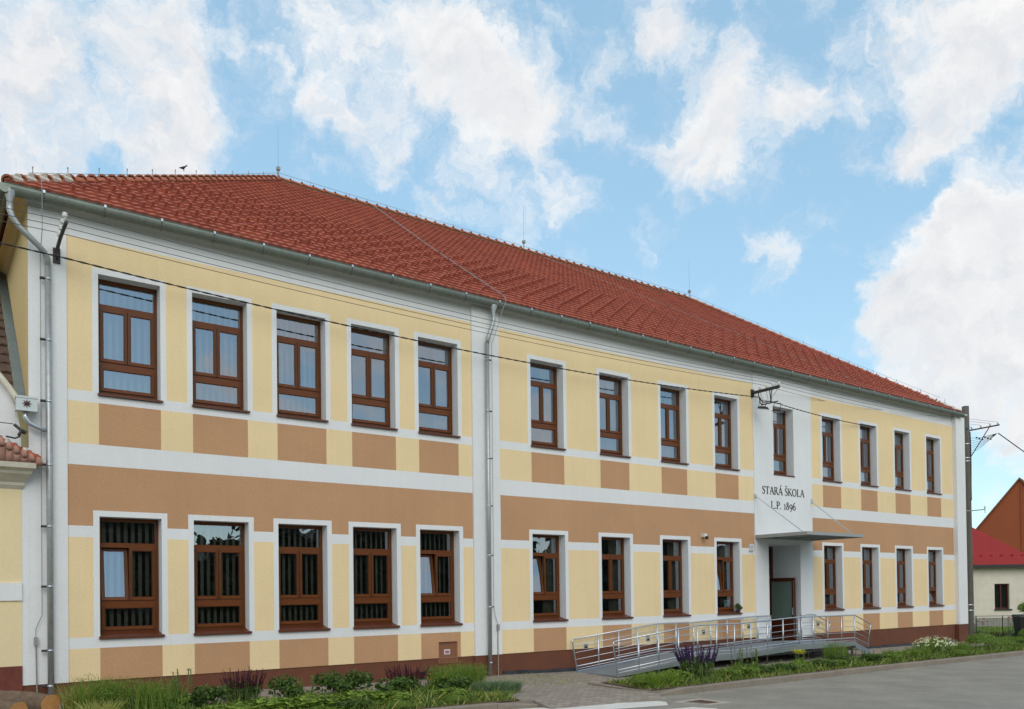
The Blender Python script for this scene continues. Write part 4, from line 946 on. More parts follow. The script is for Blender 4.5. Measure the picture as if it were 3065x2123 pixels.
# curved gable above
b = MB(); gp = [(1.62,2.2),(1.62,2.9),(1.6,3.15),(1.56,3.4),(1.50,3.58),(1.42,3.74),(1.30,3.90),(1.1,4.15),(.85,4.5),(.5,5.2),(-.2,6.4),(-2,7.4),(-2,2.2)]
b.add([(x,-.0,z) for x,z in gp]+[(x,.35,z) for x,z in gp], [tuple(range(len(gp)))]+[(i,(i+1)%len(gp),(i+1)%len(gp)+len(gp),i+len(gp)) for i in range(len(gp))])
# raised white band following curve, field cream
npart(b, 'gable', WHITE)
b = MB(); gi = [(1.10,2.5),(1.12,2.95),(1.25,3.1),(1.16,3.36),(1.0,3.55),(.8,3.9),(.4,4.6),(-1.5,6.5),(-1.5,2.5)]
b.add([(x,-.012,z) for x,z in gi], [tuple(range(len(gi)))]); npart(b, 'gable_field', NB_CREAM)
b = MB()
cpx = [(1.60,3.45),(1.52,3.60),(1.42,3.76),(1.30,3.92),(1.1,4.17),(.85,4.52),(.5,5.2),(-.2,6.4)]
b.tube([(x,-.12,z+.02) for x,z in cpx], .05, 6); b.tube([(x,.12,z+.05) for x,z in cpx], .1, 6); npart(b, 'gable_coping', mat('coping', lin(216, 208, 190), .9, nscale=10, namt=.12), True)
# old tiled roof rising behind the gable, against the school side wall
b = MB(); nr = 22
for i in range(nr):
    y0_, y1_ = .35+i*.26, .35+(i+1)*.26+.05; z0_, z1_ = 3.62+i*.24, 3.62+(i+1)*.24+.03
    for k in range(14):
        xa_ = 1.58-(k+1)*.2; xb_ = xa_+.195; j = random.uniform(-.01,.01)
        b.add([(xa_,y0_,z0_+.045+j),(xb_,y0_,z0_+.045+j),(xb_,y1_,z1_+j),(xa_,y1_,z1_+j),(xa_,y0_,z0_+j),(xb_,y0_,z0_+j),((xa_+xb_)/2,y0_-.03,z0_+.03+j),((xa_+xb_)/2,y0_-.02,z0_+.06+j)], [(0,1,2,3),(4,5,1,0),(4,6,7,0),(6,5,1,7)])
npart(b, 'roof', OLDTILE)
b = MB(); b.add([(1.58,.35,3.66),(1.735,.35,3.74),(1.735,6.1,9.06),(1.58,6.1,8.98)], [(0,1,2,3)]); npart(b, 'flashing', ZINC)
b = MB(); b.box(1.52,1.85,-.30,-.10,3.38,3.62); b.box(1.51,1.86,-.31,-.09,3.60,3.635); b.box(1.51,1.86,-.31,-.09,3.37,3.39)
HP = npart(b, 'rain_hopper', HOPM)
b = MB()
for k in range(8):
    a = 2*math.pi*k/8; b.add([(1.685,-.308,3.50),(1.685+.035*math.cos(a-.35),-.312,3.50+.035*math.sin(a-.35)),(1.685+.085*math.cos(a),-.315,3.50+.085*math.sin(a)),(1.685+.035*math.cos(a+.35),-.312,3.50+.035*math.sin(a+.35))], [(0,1,2,3)])
b.lathe([(.016,0),(0,.01)], (1.685,-.32,3.50), 8, 1)
o = b.build('flower_ornament', [P_DRED, mat('brass', lin(190, 150, 80), .4)], HP)
b = MB(); b.tube([(1.67,-.2,3.38),(1.67,-.2,3.27),(1.72,-.2,3.18),(1.84,-.18,3.12),(1.99,-.14,3.07)], .042, 10); b.build('outlet_pipe', GALV, HP, True)
# service cable clamp
b = MB(); b.tube([(1.50,-.2,3.12),(1.60,-.25,3.02),(1.56,-.3,2.92)], .03, 6); b.tube([(1.62,-.2,3.02),(1.68,-.2,2.98)], .04, 8); b.tube([(1.36,-.3,2.88),(1.5,-.3,2.86),(1.58,-.3,2.9)], .016, 6); b.tube([(-6,-.3,3.35),(1.48,-.2,3.13)], .008, 5)
npart(b, 'service_cable_anchor', DARKMETAL)

# ------------------------------------------------------------------ far houses at the right
ang = math.atan2(-.58749, .80913)
H1 = empty('bungalow', (49.85,5.75,-2.35), ang); tag(H1, 'low beige bungalow with bright red metal roof and one dark window at the right edge', 'house')
b = MB(); x0_, x1_ = -9, 3.55; wl, wr_, wz0, wz1 = 1.22, 2.08, 1.05, 2.52
BEIGE = mat('beige_wall', lin(222, 214, 200), .9, nscale=3, namt=.08, bump=.3, blotch=.08)
for (a,c,z0_,z1_) in ((x0_,wl,0,3.5),(wr_,x1_,0,3.5),(wl,wr_,0,wz0),(wl,wr_,wz1,3.5)): b.quad((a,0,z0_),(c,0,z0_),(c,0,z1_),(a,0,z1_))
b.quad((wr_,0,wz0),(wr_,.22,wz0),(wr_,.22,wz1),(wr_,0,wz1)); b.quad((wl,0,wz0),(wl,0,wz1),(wl,.22,wz1),(wl,.22,wz0)); b.quad((wl,0,wz1),(wr_,0,wz1),(wr_,.22,wz1),(wl,.22,wz1))
b.box(x0_,x1_,-.03,0.0,0,.55,1); b.quad((x1_,0,0),(x1_,9,0),(x1_,9,3.5),(x1_,0,3.5))
b.build('wall', [BEIGE, mat('grey_base', lin(150, 148, 140), .95, nscale=5, namt=.15)], H1)
REDR = mat('red_metal_roof', lin(146, 26, 22), .75, nscale=2, namt=.12)
b = MB(); w_ = 5.0; rp_ = .88; ex, ey, ez = x1_+.4, -.4, 3.62
b.add([(x0_-.4,ey,ez),(ex,ey,ez),(ex-w_,ey+w_,ez+rp_*w_),(x0_-.4+w_,ey+w_,ez+rp_*w_),(ex,ey+2*w_,ez),(x0_-.4,ey+2*w_,ez)], [(0,1,2,3),(1,4,2),(4,5,3,2),(5,0,3)])
rr = b.build('roof', REDR, H1)
b = MB(); b.box(x0_-.4,ex,ey-.05,ey+.1,ez-.16,ez+.0); b.build('gutter', DARKMETAL, rr)
b = MB()
for k in range(9): b.box(-.6+.6*k-.05,-.6+.6*k+.05,ey+.55,ey+.62,ez+.50,ez+.60)
b.build('snow_stops', REDR, rr)
b = MB(); 
for (a,c,z0_,z1_) in ((wl,wl+.07,wz0,wz1),(wr_-.07,wr_,wz0,wz1),(wl+.07,wr_-.07,wz0,wz0+.08),(wl+.07,wr_-.07,wz1-.08,wz1),((wl+wr_)/2-.04,(wl+wr_)/2+.04,wz0+.08,wz1-.08)): b.box(a,c,.14,.2,z0_,z1_)
DW_ = mat('dark_red_wood', lin(84, 32, 26), .4); wn_ = b.build('window', DW_, H1)
b = MB(); b.box(wl,wr_,.21,.215,wz0,wz1); b.build('pane', mat('dark_pane', lin(34, 38, 36), .1), wn_)
b = MB(); b.box(wl-.03,wr_+.12,-.08,.14,wz0-.07,wz0-.0); b.build('sill', DARKMETAL, wn_)
GX, GY = 61.82, 8.09
H2 = empty('brick_gable_house', (GX-.259*3, GY+.966*3, -2.4), -R(75)); tag(H2, 'tall orange brick gable end rising behind the red roofed bungalow', 'house')
b = MB(); ORB = paving('orange_brick', lin(176, 104, 68), lin(160, 88, 58), .3, .09); ORB.node_tree.nodes['Brick Texture'].inputs['Mortar'].default_value = lin(150, 96, 70)
pk, ph = 3.0, 9.75; b.add([(-1.2,0,0),(pk+4.2,0,0),(pk+4.2,0,4.5),(pk,0,ph),(-1.2,0,4.5)], [(0,1,2,3,4)]); b.add([(-1.2,0,0),(-1.2,0,4.5),(-1.2,8,4.5),(-1.2,8,0)], [(0,1,2,3)])
b.box(pk+.05,pk+.12,-.06,0,0,ph-.25)
BR2 = mat('orange_render', lin(156, 84, 50), .9, nscale=12, namt=.12, bump=.4, blotch=.06); b.build('wall', BR2, H2)
b = MB(); s_ = (ph-4.5)/4.2
for sgn in (-1, 1):
    ex_ = pk+sgn*4.4; ez_ = ph-4.4*s_
    vs = [(pk,-.12,ph+.02),(ex_,-.12,ez_+.02),(ex_,9,ez_+.02),(pk,9,ph+.02),(pk,-.12,ph+.16),(ex_,-.12,ez_+.16),(ex_,9,ez_+.16),(pk,9,ph+.16)]
    b.add(vs, [(0,1,2,3),(4,7,6,5),(0,4,5,1),(1,5,6,2)])
b.build('roof', mat('brown_old_tiles', lin(120, 84, 66), .9, nscale=6, namt=.3), H2)
# fence, bin
FN = empty('garden_fence', (39.6,1.1,-2.35), ang); tag(FN, 'low dark wire garden fence with thin posts in front of the bungalow', 'fence')
b = MB(); b.tube([(-.3,0,1.0),(2.75,0,1.0)], .014, 6); b.tube([(3.0,0,1.0),(9,0,1.0)], .014, 6); b.tube([(-.3,0,.08),(9,0,.08)], .008, 5); b.build('rail', DARKMETAL, FN)
for x in (.2,1.42,4.2,5.6,7.0): b = MB(); b.tube([(x,0,-.1),(x,0,1.02)], .018, 6); b.build('post', DARKMETAL, FN)
for x in (2.8,2.98): b = MB(); b.tube([(x,0,-.1),(x,0,1.22)], .04, 8); b.build('gate_post', DARKMETAL, FN)
b = MB()
for k in range(70): 
    x = -.3+k*.13; b.tube([(x,0,.08),(x+.0,0,1.0)], .003, 3, cap=False)
for z in np.arange(.15,1,.12): b.tube([(-.3,0,z),(9,0,z)], .003, 3, cap=False)
b.build('wire_mesh', DARKMETAL, FN)
BN = empty('wheelie_bin', (40.25,-.78,-2.33), ang); tag(BN, 'black wheeled rubbish bin at the right edge under a flowering shrub', 'bin')
b = MB(); b.add([(-.2,-.22,.06),(.2,-.22,.06),(.2,.22,.06),(-.2,.22,.06),(-.27,-.29,.95),(.27,-.29,.95),(.27,.29,.95),(-.27,.29,.95)], [(0,3,2,1),(4,5,6,7),(0,1,5,4),(1,2,6,5),(2,3,7,6),(3,0,4,7)]); b.build('bin_body', mat('bin_black', lin(28, 30, 32), .5), BN)
b = MB(); b.add([(-.3,-.33,.955),(.3,-.33,.955),(.3,.34,.955),(-.3,.34,.955),(-.27,-.3,1.03),(.27,-.3,1.03),(.27,.3,1.07),(-.27,.3,1.07)], [(0,3,2,1),(4,5,6,7),(0,1,5,4),(1,2,6,5),(2,3,7,6),(3,0,4,7)]); b.build('lid', mat('bin_black', (0,0,0)), BN)
for sx_ in (-.22,.22): b = MB(); b.tube([(sx_-.03,.26,.1),(sx_+.03,.26,.1)], .1, 12); b.build('wheel', BLACK, BN)

# ------------------------------------------------------------------ vegetation
def leaves(n, cen, rad, size, flat_=1.0, shell=.5, up=.3, asp=.45, mi=0, b=None, seed=None):
    """n small leaf quads spread through an uneven ellipsoid"""
    b = b or MB()
    lob = [(rng.uniform(-.5,.5,3)*np.array(rad), rng.uniform(.45,.62)) for _ in range(8)]
    for i in range(n):
        c0, s0 = lob[rng.integers(7)]
        d = rng.normal(size=3); d /= np.linalg.norm(d)+1e-9; r_ = rng.uniform(shell, 1)**.6
        p = np.array(cen)+c0+d*np.array(rad)*s0*r_
        if p[2] < cen[2]-rad[2]: p[2] = cen[2]-rad[2]+abs(rng.normal())*.03
        nrm = d*.6+rng.normal(size=3)*.6+np.array([0,0,up]); nrm /= np.linalg.norm(nrm)
        t_ = np.cross(nrm, rng.normal(size=3)); t_ /= np.linalg.norm(t_)+1e-9; u_ = np.cross(nrm, t_)
        s = size*rng.uniform(.6,1.3); a = p-t_*s; c = p+t_*s; m1 = p+u_*s*asp+nrm*s*.12; m2 = p-u_*s*asp+nrm*s*.12
        b.add([a,m2,c,m1], [(0,1,2,3)], mi)
    return b
def blades(n, rx, ry, h, w=.006, lean=.35, mi=0, b=None, h0=.5):
    b = b or MB()
    for i in range(n):
        a = rng.uniform(0, 6.283); q = math.sqrt(rng.uniform()); x, y = rx*q*math.cos(a), ry*q*math.sin(a); hh = h*rng.uniform(h0,1)
        l = rng.normal(size=2)*lean*hh*.5+np.array([x,y])*.5*lean; ww = w*rng.uniform(.7,1.4); t_ = rng.uniform(0,3.14); dx, dy = ww*math.cos(t_), ww*math.sin(t_)
        m = (x+l[0]*.35, y+l[1]*.35, hh*.6); e = (x+l[0], y+l[1], hh)
        b.add([(x-dx,y-dy,0),(x+dx,y+dy,0),(m[0]+dx,m[1]+dy,m[2]),(m[0]-dx,m[1]-dy,m[2]),e], [(0,1,2,3),(3,2,4)], mi)
    return b
def k_feather(h):   # dense feathery green perennial
    b = leaves(1500, (0,0,h*.5), (.42,.36,h*.5), .022, asp=.22, up=.6); blades(260,.38,.32,h*1.05,.004,.3,0,b,.7); return [('foliage', b, L_MID)]
def k_leafy(h):
    b = leaves(620, (0,0,h*.5), (.36,.32,h*.5), .05, asp=.5); blades(30,.25,.25,h*.7,.005,.2,1,b); return [('foliage', b, [L_DARK, STEM])]
def k_bright(h):
    b = leaves(700, (0,0,h*.45), (.42,.36,h*.45), .045, asp=.5, up=.9); return [('foliage', b, L_LIGHT)]
def k_olive(h):
    b = blades(420,.3,.26,h,.006,.7); leaves(200,(0,0,h*.35),(.3,.26,h*.3),.04,mi=0,b=b); return [('foliage', b, L_YEL)]
def k_grass(h):
    b = blades(900,.42,.34,h,.006,.45); return [('foliage', b, L_BLUE)]
def k_grassg(h):
    b = blades(600,.36,.3,h,.008,.6); return [('foliage', b, L_LIGHT)]
def k_weed(h):
    b = MB()
    for i in range(7):
        x, y = rng.uniform(-.25,.25,2); hh = h*rng.uniform(.7,1); lx, ly = rng.normal(size=2)*.06
        b.tube([(x,y,0),(x+lx*.5,y+ly*.5,hh*.5),(x+lx,y+ly,hh)], .010, 4, 1)
        for k in range(26):
            f = rng.uniform(.15,1); a = rng.uniform(0,6.28); l = .075*(1.25-f*.6); px, py, pz = x+lx*f, y+ly*f, hh*f; dx, dy = math.cos(a)*l, math.sin(a)*l
            b.add([(px,py,pz),(px+dx*.5-dy*.2,py+dy*.5+dx*.2,pz+.02),(px+dx,py+dy,pz+.01),(px+dx*.5+dy*.2,py+dy*.5-dx*.2,pz+.02)], [(0,1,2,3)])
    leaves(260,(0,0,h*.2),(.34,.3,h*.2),.045,b=b); return [('foliage', b, [L_MID, STEM])]
def spikes(b, n, rx, ry, z0, h):
    for i in range(n):
        a = rng.uniform(0,6.283); q = math.sqrt(rng.uniform()); x, y = rx*q*math.cos(a), ry*q*math.sin(a); lx, ly = x*.25+rng.normal()*.02, y*.25+rng.normal()*.02; hh = h*rng.uniform(.35,1)
        b.tube([(x,y,z0),(x+lx*.5,y+ly*.5,z0+hh*.5),(x+lx,y+ly,z0+hh)], .009, 4, 0, r2=.003)
        for k in range(8):
            f = rng.uniform(.1,.95); a2 = rng.uniform(0,6.28); px, py, pz = x+lx*f, y+ly*f, z0+hh*f; s = .018
            b.add([(px,py,pz-s),(px+s*math.cos(a2),py+s*math.sin(a2),pz),(px,py,pz+s)], [(0,1,2)])
def k_salvia(h, m):
    b = leaves(1000, (0,0,h*.3), (.46,.36,h*.32), .045, asp=.4); blades(120,.4,.32,h*.62,.005,.2,1,b,.8)
    f = MB(); spikes(f, 85, .44, .34, h*.48, h*.5); return [('foliage', b, [L_DARK, STEM]), ('flower_spikes', f, m)]
def k_salvia_p(h): return k_salvia(h, P_PURP)
def k_salvia_d(h): return k_salvia(h, P_DRED)
def k_daisy(h):
    b = leaves(1900, (0,0,h*.48), (.75,.5,h*.46), .035, asp=.3)
    f = MB()
    for i in range(260):
        a = rng.uniform(0,6.28); e = math.acos(rng.uniform(.05,1)); d = np.array([math.sin(e)*math.cos(a), math.sin(e)*math.sin(a), math.cos(e)]); p = np.array([0,0,h*.5])+d*np.array([.74,.5,h*.5])*rng.uniform(.85,1.05)
        t_ = np.cross(d,[.3,.1,.9]); t_ /= np.linalg.norm(t_); u_ = np.cross(d,t_); s = .021
        f.add([p+s*(math.cos(w)*t_+math.sin(w)*u_) for w in np.linspace(0,6.283,7)[:-1]], [(0,1,2,3,4,5)], 0)
        f.add([p+d*.004+s*.4*(math.cos(w)*t_+math.sin(w)*u_) for w in np.linspace(0,6.283,5)[:-1]], [(0,1,2,3)], 1)
    return [('foliage', b, L_MID), ('flowers', f, [P_WHITE, P_YEL])]
def k_round(h):
    b = MB()
    for i in range(2600):
        d = rng.normal(size=3); d /= np.linalg.norm(d); d[2] = abs(d[2]) if rng.uniform() < .8 else d[2]; p = np.array([0,0,h*.42])+d*np.array([.5,.42,h*.55])*rng.uniform(.78,1.02)
        if p[2] < 0: continue
        nrm = d+rng.normal(size=3)*.4; t_ = np.cross(nrm, rng.normal(size=3)); t_ /= np.linalg.norm(t_); u_ = np.cross(nrm,t_); u_ /= np.linalg.norm(u_); s = .026
        b.add([p-t_*s,p-u_*s*.4,p+t_*s,p+u_*s*.4], [(0,1,2,3)])
    return [('foliage', b, L_MID)]
def k_yellow(h):
    b = leaves(420,(0,0,h*.3),(.3,.26,h*.3),.045); 
    for i in range(9):
        x, y = rng.uniform(-.2,.2,2); b.tube([(x,y,0),(x*1.1,y*1.1,h*.85)], .006, 4, 1)
    f = leaves(420,(0,0,h*.86),(.24,.2,h*.14),.02,up=1.5); return [('foliage', b, [L_LIGHT, STEM]), ('flowers', f, P_YEL)]
def k_orange(h):
    b = leaves(500,(0,0,h*.45),(.34,.28,h*.45),.04,asp=.3); f = leaves(26,(0,0,h*.8),(.34,.28,h*.2),.03,up=2); return [('foliage', b, L_MID), ('flowers', f, P_ORG)]
KINDS = {'b': (k_feather,'feathery_perennial'), 'a': (k_leafy,'leafy_plant'), 'y': (k_bright,'ground_perennial'), 'h': (k_weed,'tall_weed'), 'sd': (k_salvia_d,'salvia_plant'), 'sp': (k_salvia_p,'salvia_plant'), 'd': (k_grass,'lavender_plant'),
         'g': (k_grassg,'grass_tuft'), 'o': (k_orange,'orange_flower_plant'), 'c': (k_round,'round_shrub'), 'f': (k_round,'round_shrub'), 'daisy': (k_daisy,'daisy_bush'), 'yf': (k_yellow,'yellow_flower_plant'), 'w': (k_olive,'wild_grass_tuft')}
FLW = {'flowers', 'flower_spikes'}
proto = {}
PLANTS = [
 # kind, x, y, top z, width scale, label
 ('w',2.28,-1.6,-1.42,.7,'pale seeding grass tuft right behind the sawn logs'),
 ('w',2.45,-2.6,-1.60,.8,'seeding grass tuft in front of the corner downpipe'),
 ('b',2.55,-1.6,-1.42,1.1,'feathery green plant at the left end of the bed below the first window'),
 ('b',3.05,-1.7,-1.46,1.1,'feathery green plant under the middle of the first window'),
 ('b',3.55,-1.9,-1.52,1.0,'feathery green plant just right of the first window'),
 ('h',3.9,-1.9,-1.25,.9,'tall thin stemmed weed left of the dark red salvia'),
 ('a',4.3,-2.0,-1.66,1.0,'low dark leafy plant left of the dark red salvia'),
 ('sd',5.1,-1.6,-1.36,.9,'dark red spiked salvia under the second window'),
 ('a',5.75,-2.1,-1.60,.9,'dark leafy plant right of the dark red salvia'),
 ('h',6.2,-1.9,-1.55,.9,'stemmed weed under the gap between second and third windows'),
 ('a',6.75,-2.0,-1.60,1.0,'dark leafy plant under the third window'),
 ('a',7.3,-1.8,-1.62,1.0,'dark leafy plant right of the third window'),
 ('y',4.2,-3.2,-1.86,1.2,'bright green low perennial at the bottom edge, leftmost'),
 ('y',5.1,-3.2,-1.80,1.3,'bright green low perennial in front of the dark red salvia'),
 ('y',5.85,-3.2,-1.82,1.3,'bright green low perennial in the front row below the third window'),
 ('a',6.5,-3.4,-1.92,1.0,'dark leafy plant at the kerb below the third window'),
 ('y',6.9,-2.9,-1.84,1.2,'bright green low perennial behind the kerb, below the fourth window'),
 ('y',7.6,-3.1,-1.88,1.2,'bright green low perennial left of the brownish salvia'),
 ('a',7.9,-2.4,-1.74,1.0,'dark leafy plant at the foot of the brownish salvia'),
 ('sd',8.45,-1.9,-1.46,.8,'brownish spiked salvia between fourth and fifth windows'),
 ('b',9.45,-1.9,-1.60,1.2,'big feathery green bush left of the pilaster downpipe'),
 ('b',10.05,-1.8,-1.60,1.1,'big feathery green bush right in front of the pilaster downpipe'),
 ('a',9.2,-2.6,-1.80,1.0,'dark leafy plant in front of the big feathery bush'),
 ('o',9.0,-2.2,-1.72,.8,'small plant with orange flowers under the electrical cabinet'),
 ('y',8.85,-3.2,-1.90,1.1,'bright green low perennial at the front, under the fifth window'),
 ('c',8.5,-3.65,-1.98,.5,'small dark shrub right behind the kerb under the cabinet'),
 ('c',7.3,-3.7,-1.98,.5,'small dark shrub behind the kerb below the fourth window'),
 ('w',9.5,-3.3,-2.0,.9,'dry grass tuft near the end of the left kerb'),
 ('d',9.95,-2.9,-1.88,.9,'grey green lavender clump near the paved gap'),
 ('d',10.35,-2.7,-1.92,.9,'grey green lavender clump at the very end of the left bed'),
 ('c',13.72,-3.5,-1.96,.45,'small round shrub at the start of the right bed'),
 ('g',14.05,-3.5,-1.94,.8,'bright grass tuft beside the small round shrub'),
 ('g',14.55,-3.5,-1.94,.8,'bright grass tuft left of the purple salvia'),
 ('y',15.0,-3.4,-1.94,.9,'bright leafy perennial just left of the purple salvia'),
 ('sp',16.0,-3.2,-1.30,1.2,'large purple spiked salvia in front of the ramp railing'),
 ('h',15.3,-3.0,-1.85,.7,'stemmed weed at the left foot of the purple salvia'),
 ('y',16.95,-3.4,-2.02,1.0,'bright green perennial just right of the purple salvia'),
 ('y',17.6,-3.4,-2.0,1.0,'bright green perennial at the foot of the tall weeds'),
 ('h',17.9,-3.0,-1.52,.7,'tall stemmed weed in front of the ramp, left one of two'),
 ('h',18.55,-3.0,-1.56,.7,'tall stemmed weed in front of the ramp, right one of two'),
 ('a',18.3,-3.5,-2.05,.8,'dark leafy plant at the kerb below the tall weeds'),
 ('a',19.3,-3.4,-2.06,.9,'dark leafy plant left of the yellow flowers'),
 ('y',19.9,-3.4,-2.04,1.0,'bright green perennial left of the yellow flowers'),
 ('yf',20.6,-3.0,-1.70,.85,'yellow flowered plant in front of the ramp below the door'),
 ('a',20.9,-3.5,-2.04,.9,'dark leafy plant at the foot of the yellow flowers'),
 ('y',21.5,-3.4,-2.04,1.0,'bright green perennial right of the yellow flowers'),
 ('a',22.1,-3.3,-2.0,.9,'dark leafy plant left of the bushy green plant by the steps'),
 ('b',22.45,-2.9,-1.66,.8,'bushy upright green plant in front of the ramp steps'),
 ('h',23.2,-2.9,-1.78,.9,'stemmed weed right of the bushy upright plant'),
 ('a',23.5,-3.4,-2.02,1.0,'dark leafy plant in front of the ramp end'),
 ('h',24.1,-2.9,-1.92,.8,'short stemmed weed beside the ramp end'),
 ('y',24.5,-3.4,-2.03,1.0,'bright green perennial right of the ramp end'),
 ('b',25.2,-3.2,-1.98,.9,'low feathery plant right of the ramp end'),
 ('y',25.9,-3.3,-2.0,1.0,'bright green perennial left of the daisy bush'),
 ('b',26.6,-3.2,-1.96,1.0,'low feathery plant left of the daisy bush'),
 ('daisy',28.15,-3.0,-1.74,1.15,'mounded bush covered with small white daisies'),
 ('c',28.3,-3.7,-2.1,.6,'dark low shrub below the daisy bush at the kerb'),
 ('b',29.6,-3.1,-1.98,1.0,'green feathery plant right of the daisy bush'),
 ('o',30.6,-2.8,-1.98,1.0,'orange flecked plant beside the right corner of the school'),
 ('f',31.35,-3.1,-1.74,1.15,'large clipped round green shrub below the utility pole'),
 ('f',32.6,-3.1,-1.93,.9,'smaller clipped round green shrub right of the large one'),
 ('y',33.6,-3.2,-2.12,1.0,'bright green perennial right of the clipped shrubs'),
 ('a',34.4,-3.2,-2.1,1.0,'dark leafy plant near the right edge behind the kerb'),
 ('b',35.4,-2.6,-2.0,1.2,'feathery green plant near the right edge'),
 ('sd',39.1,.1,-1.98,1.3,'dark flowered salvia patch on the lawn in front of the fence'),
 ('f',38.6,-1.9,-1.8,1.2,'green mound at the right edge of the lawn'),
]
for (k, x, y, zt, ws, lab) in PLANTS:
    fn, nm = KINDS[k]; z = gz(x, y)+.01 if x < 37 else -2.37; h = zt-z
    if k not in proto:
        root = empty(nm, (0,0,0))
        for (pn, mb_, m_) in fn(.55):
            q_ = mb_.build(pn, m_, root)
            if pn in FLW: q_['kind'] = 'stuff'
        proto[k] = root; o = root
    else: o = copy_tree(proto[k])
    o.location = (x, y, z); o.rotation_euler = (0,0,random.uniform(0,6.28)) if k not in ('daisy',) else (0,0,0); o.scale = (ws*1.15, ws*1.15, h*(1.0 if k in ('sp','sd','h','w','yf') else 1.18)/.55)
    tag(o, lab, 'shrub' if k in ('c','f','daisy') else 'plant', 'plants in the street beds')
# ground cover
def cover(n, regs, size, name, mats, wf=.14):
    b = MB()
    for (x0,x1,y0,y1,zf) in regs:
        m = int(n*(x1-x0)*(y1-y0)/sum((r[1]-r[0])*(r[3]-r[2]) for r in regs))
        for i in range(m):
            x, y = rng.uniform(x0,x1), rng.uniform(y0,y1); z = zf(x,y); h = size*rng.uniform(.4,1.3); a = rng.uniform(0,3.14); w = h*wf; dx, dy = w*math.cos(a), w*math.sin(a); lx, ly = rng.normal(size=2)*h*.5
            b.add([(x-dx,y-dy,z),(x+dx,y+dy,z),(x+lx+dx*.6,y+ly+dy*.6,z+h*.8),(x+lx*1.3,y+ly*1.3,z+h)], [(0,1,2,3)], int(rng.integers(len(mats))))
    return tag(b.build(name, mats), kind='stuff')
cover(26000, [(-1,9.9,-3.95,-1.5,gz),(13.6,37,-3.95,-2.4,gz)], .10, 'ground_cover', [L_MID, L_DARK, L_LIGHT, L_YEL])
cover(9500, [(1.6,9.9,-3.9,-1.9,gz),(13.8,36,-3.9,-2.6,gz)], .20, 'bed_weeds', [L_MID, L_DARK, L_YEL, L_MID, L_DARK], .06)
cover(16000, [(37,44,-3.9,3,lambda x,y:-2.37),(44,56,-3.9,6,lambda x,y:-2.4)], .14, 'lawn_grass', [L_MID, L_LIGHT])
cover(900, [(9.9,13.5,-2.2,-.1,gz),(14,22,-4.26,-4.17,lambda x,y:rz_(x)),(5,10,-4.24,-4.17,lambda x,y:rz_(x))], .045, 'paving_weeds', [L_YEL, L_LIGHT])
# flowering shrub by the bin and poppies
def bush(x, y, z, rx, ry, rz, lab, m, fl=None, cat='shrub', nm='flowering_shrub', n=2200):
    r_ = empty(nm, (x,y,z)); tag(r_, lab, cat); leaves(n, (0,0,rz), (rx,ry,rz), .05).build('foliage', m, r_); b = MB()
    for i in range(5): b.tube([(0,0,0),(rng.uniform(-.4,.4)*rx,rng.uniform(-.4,.4)*ry,rz)], .02, 5)
    b.build('stem', BARK, r_)
    if fl: leaves(420, (0,0,rz*1.05), (rx*1.02,ry*1.02,rz), .03, shell=.9).build('flowers', fl, r_)
bush(40.6,-.95,-1.25,.5,.5,.34,'pale flowering shrub in front of the bungalow at the right edge', L_LIGHT, P_WHITE)
bush(42.0,-1.2,-.85,.75,.7,.55,'rounded olive green shrub above the pale flowers at the right edge', L_YEL, None, nm='garden_shrub')
for (x, y, n_, lab) in ((40.1,1.0,7,'red poppies by the fence next to the utility pole'), (41.2,.1,9,'red poppies by the fence under the bungalow window')):
    r_ = empty('poppy_clump', (x,y,-2.38)); tag(r_, lab, 'flower'); b = MB(); f = MB()
    for i in range(n_):
        px, py, h = rng.uniform(-.45,.45), rng.uniform(-.3,.3), rng.uniform(.55,.95); b.tube([(px,py,0),(px*1.05,py,h)], .006, 4)
        for q in range(6):
            a = q*math.pi/3; f.add([(px,py,h),(px+.06*math.cos(a),py+.06*math.sin(a),h+.05),(px+.06*math.cos(a+1),py+.06*math.sin(a+1),h+.05)], [(0,1,2)])
    leaves(160,(0,0,.2),(.5,.3,.2),.05,b=b); b.build('stem', L_BLUE, r_); f.build('petals', P_RED, r_)
# tree trunk post in the garden (small dark stump) and flower pot on the sill
fp = empty('sill_plant', (21.62,.0,GZ0+.055)); tag(fp, 'small bushy green pot plant standing on the window sill left of the door', 'pot plant')
b = MB(); b.lathe([(.0,0),(.055,0),(.075,.1),(.07,.1),(0,.09)], n=12); b.build('pot', mat('dark_pot', lin(60, 44, 38), .7), fp)
leaves(420, (0,0,.19), (.16,.12,.12), .028, asp=.35).build('foliage', L_DARK, fp)
# logs
for (p0, p1, r0, lab) in (((1.86,-1.75,-1.77),(1.12,-.75,-1.72),.19,'sawn log with an orange cut end lying by the downpipe, right one of the pair'), ((1.38,-1.95,-1.83),(.6,-1.1,-1.78),.19,'sawn log with an orange cut end at the bottom left corner')):
    p0, p1 = Vector(p0), Vector(p1); lg = empty('log', p0); tag(lg, lab, 'log', 'sawn logs beside the wall')
    b = MB(); n = 22; d = (p1-p0); dn = d.normalized(); sd_ = dn.cross(Vector((0,0,1))).normalized(); upv = sd_.cross(dn); vs = []; fs = []
    for i in range(9):
        for k in range(n):
            a = 2*math.pi*k/n; rr_ = r0*(1+.06*math.sin(3*a+i)+.03*math.sin(7*a+2*i)); vs.append(d*(i/8)+sd_*rr_*math.cos(a)+upv*rr_*math.sin(a))
    for i in range(8):
        for k in range(n): fs.append((i*n+k, i*n+(k+1)%n, (i+1)*n+(k+1)%n, (i+1)*n+k))
    b.add(vs, fs); b.build('bark', BARK, lg, True)
    b = MB(); b.add([v*1.0-dn*.002 for v in vs[:n]], [tuple(range(n))]); b.build('cut_end', LOGEND, lg)
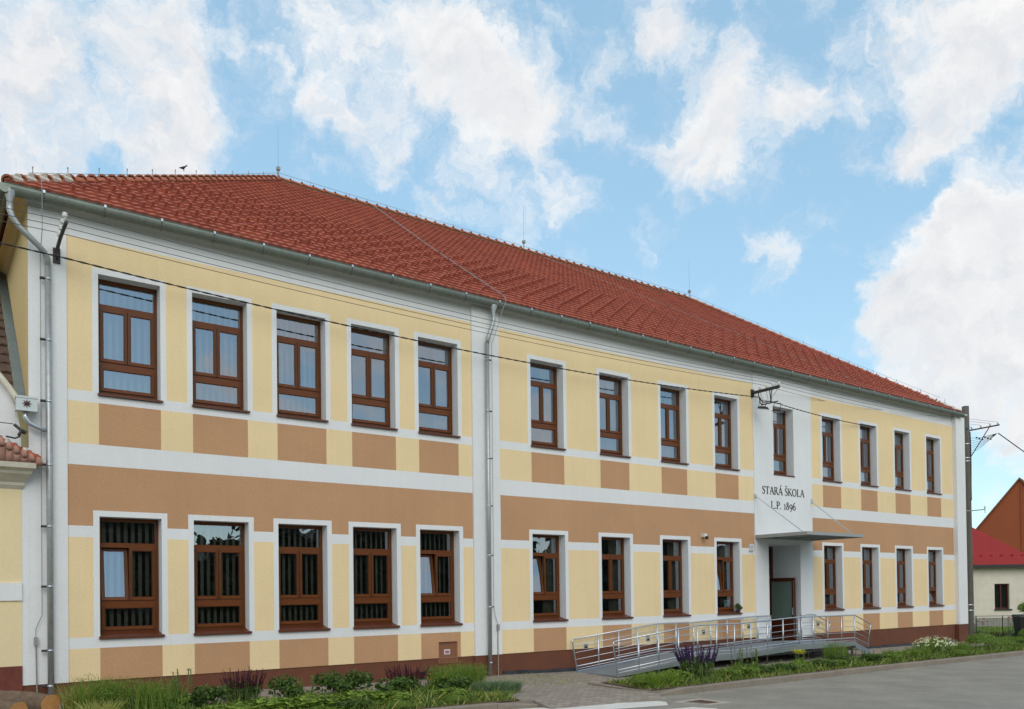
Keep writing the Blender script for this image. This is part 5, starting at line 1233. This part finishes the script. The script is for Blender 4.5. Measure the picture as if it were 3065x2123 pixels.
# little black bird above the hip
bd = empty('bird', (5.37,3.45,10.40)); bd.scale = (.55,.55,.55); tag(bd, 'small black bird perched above the left hip of the school roof', 'bird')
me_v = [((-.16,0,.02),.012),((-.06,0,.05),.045),((.03,0,.07),.07),((.1,0,.13),.045),((.14,0,.2),.042),((.2,0,.2),.010)]
b = MB(); pts = [v for v, _ in me_v]
vs = []; fs = []
for i, (p, r_) in enumerate(me_v):
    for k in range(10): a = 2*math.pi*k/10; vs.append((p[0]-math.sin(a)*0, p[1]+r_*math.cos(a), p[2]+r_*math.sin(a)))
for i in range(len(me_v)-1):
    for k in range(10): fs.append((i*10+k, i*10+(k+1)%10, (i+1)*10+(k+1)%10, (i+1)*10+k))
b.add(vs, fs); b.tube([(.03,.02,.03),(.03,.02,-.08)], .008, 4); b.tube([(.05,-.02,.03),(.05,-.02,-.08)], .008, 4); b.build('bird_body', BLACK, bd, True)

# ------------------------------------------------------------------ trees and roofs across the street (seen only in the window panes)
b = MB(); hm = lambda x: 5.6+2.0*math.sin(x*.21)+1.3*math.sin(x*.53+1)+.9*math.sin(x*1.3)+(.9 if x < 48 else 0)
xs_ = np.arange(-75,135,.7)
for a, c in zip(xs_[:-1], xs_[1:]): b.add([(a,-50,-3),(c,-50,-3),(c,-50,hm(c)),(a,-50,hm(a)),(a,-55,-3),(c,-55,-3),(c,-55,hm(c)),(a,-55,hm(a))], [(0,1,2,3),(3,2,6,7),(4,7,6,5)])
for i in range(14000):
    x = rng.uniform(-70,130); hmax = hm(x)+1.0; z = -2.5+rng.uniform(0,1)*(hmax+2.5); y = -47+rng.uniform(-3,3)
    s = rng.uniform(.25,.5); n_ = rng.normal(size=3); n_ /= np.linalg.norm(n_); t_ = np.cross(n_,rng.normal(size=3)); t_ /= np.linalg.norm(t_); u_ = np.cross(n_,t_); p = np.array([x,y,z])
    b.add([p-t_*s,p-u_*s*.6,p+t_*s,p+u_*s*.6], [(0,1,2,3)])
tag(b.build('tree_belt', mat('distant_foliage', lin(44, 46, 36), .9)), 'dark belt of trees across the street', 'trees', kind='stuff')
print('objects', len(bpy.data.objects))
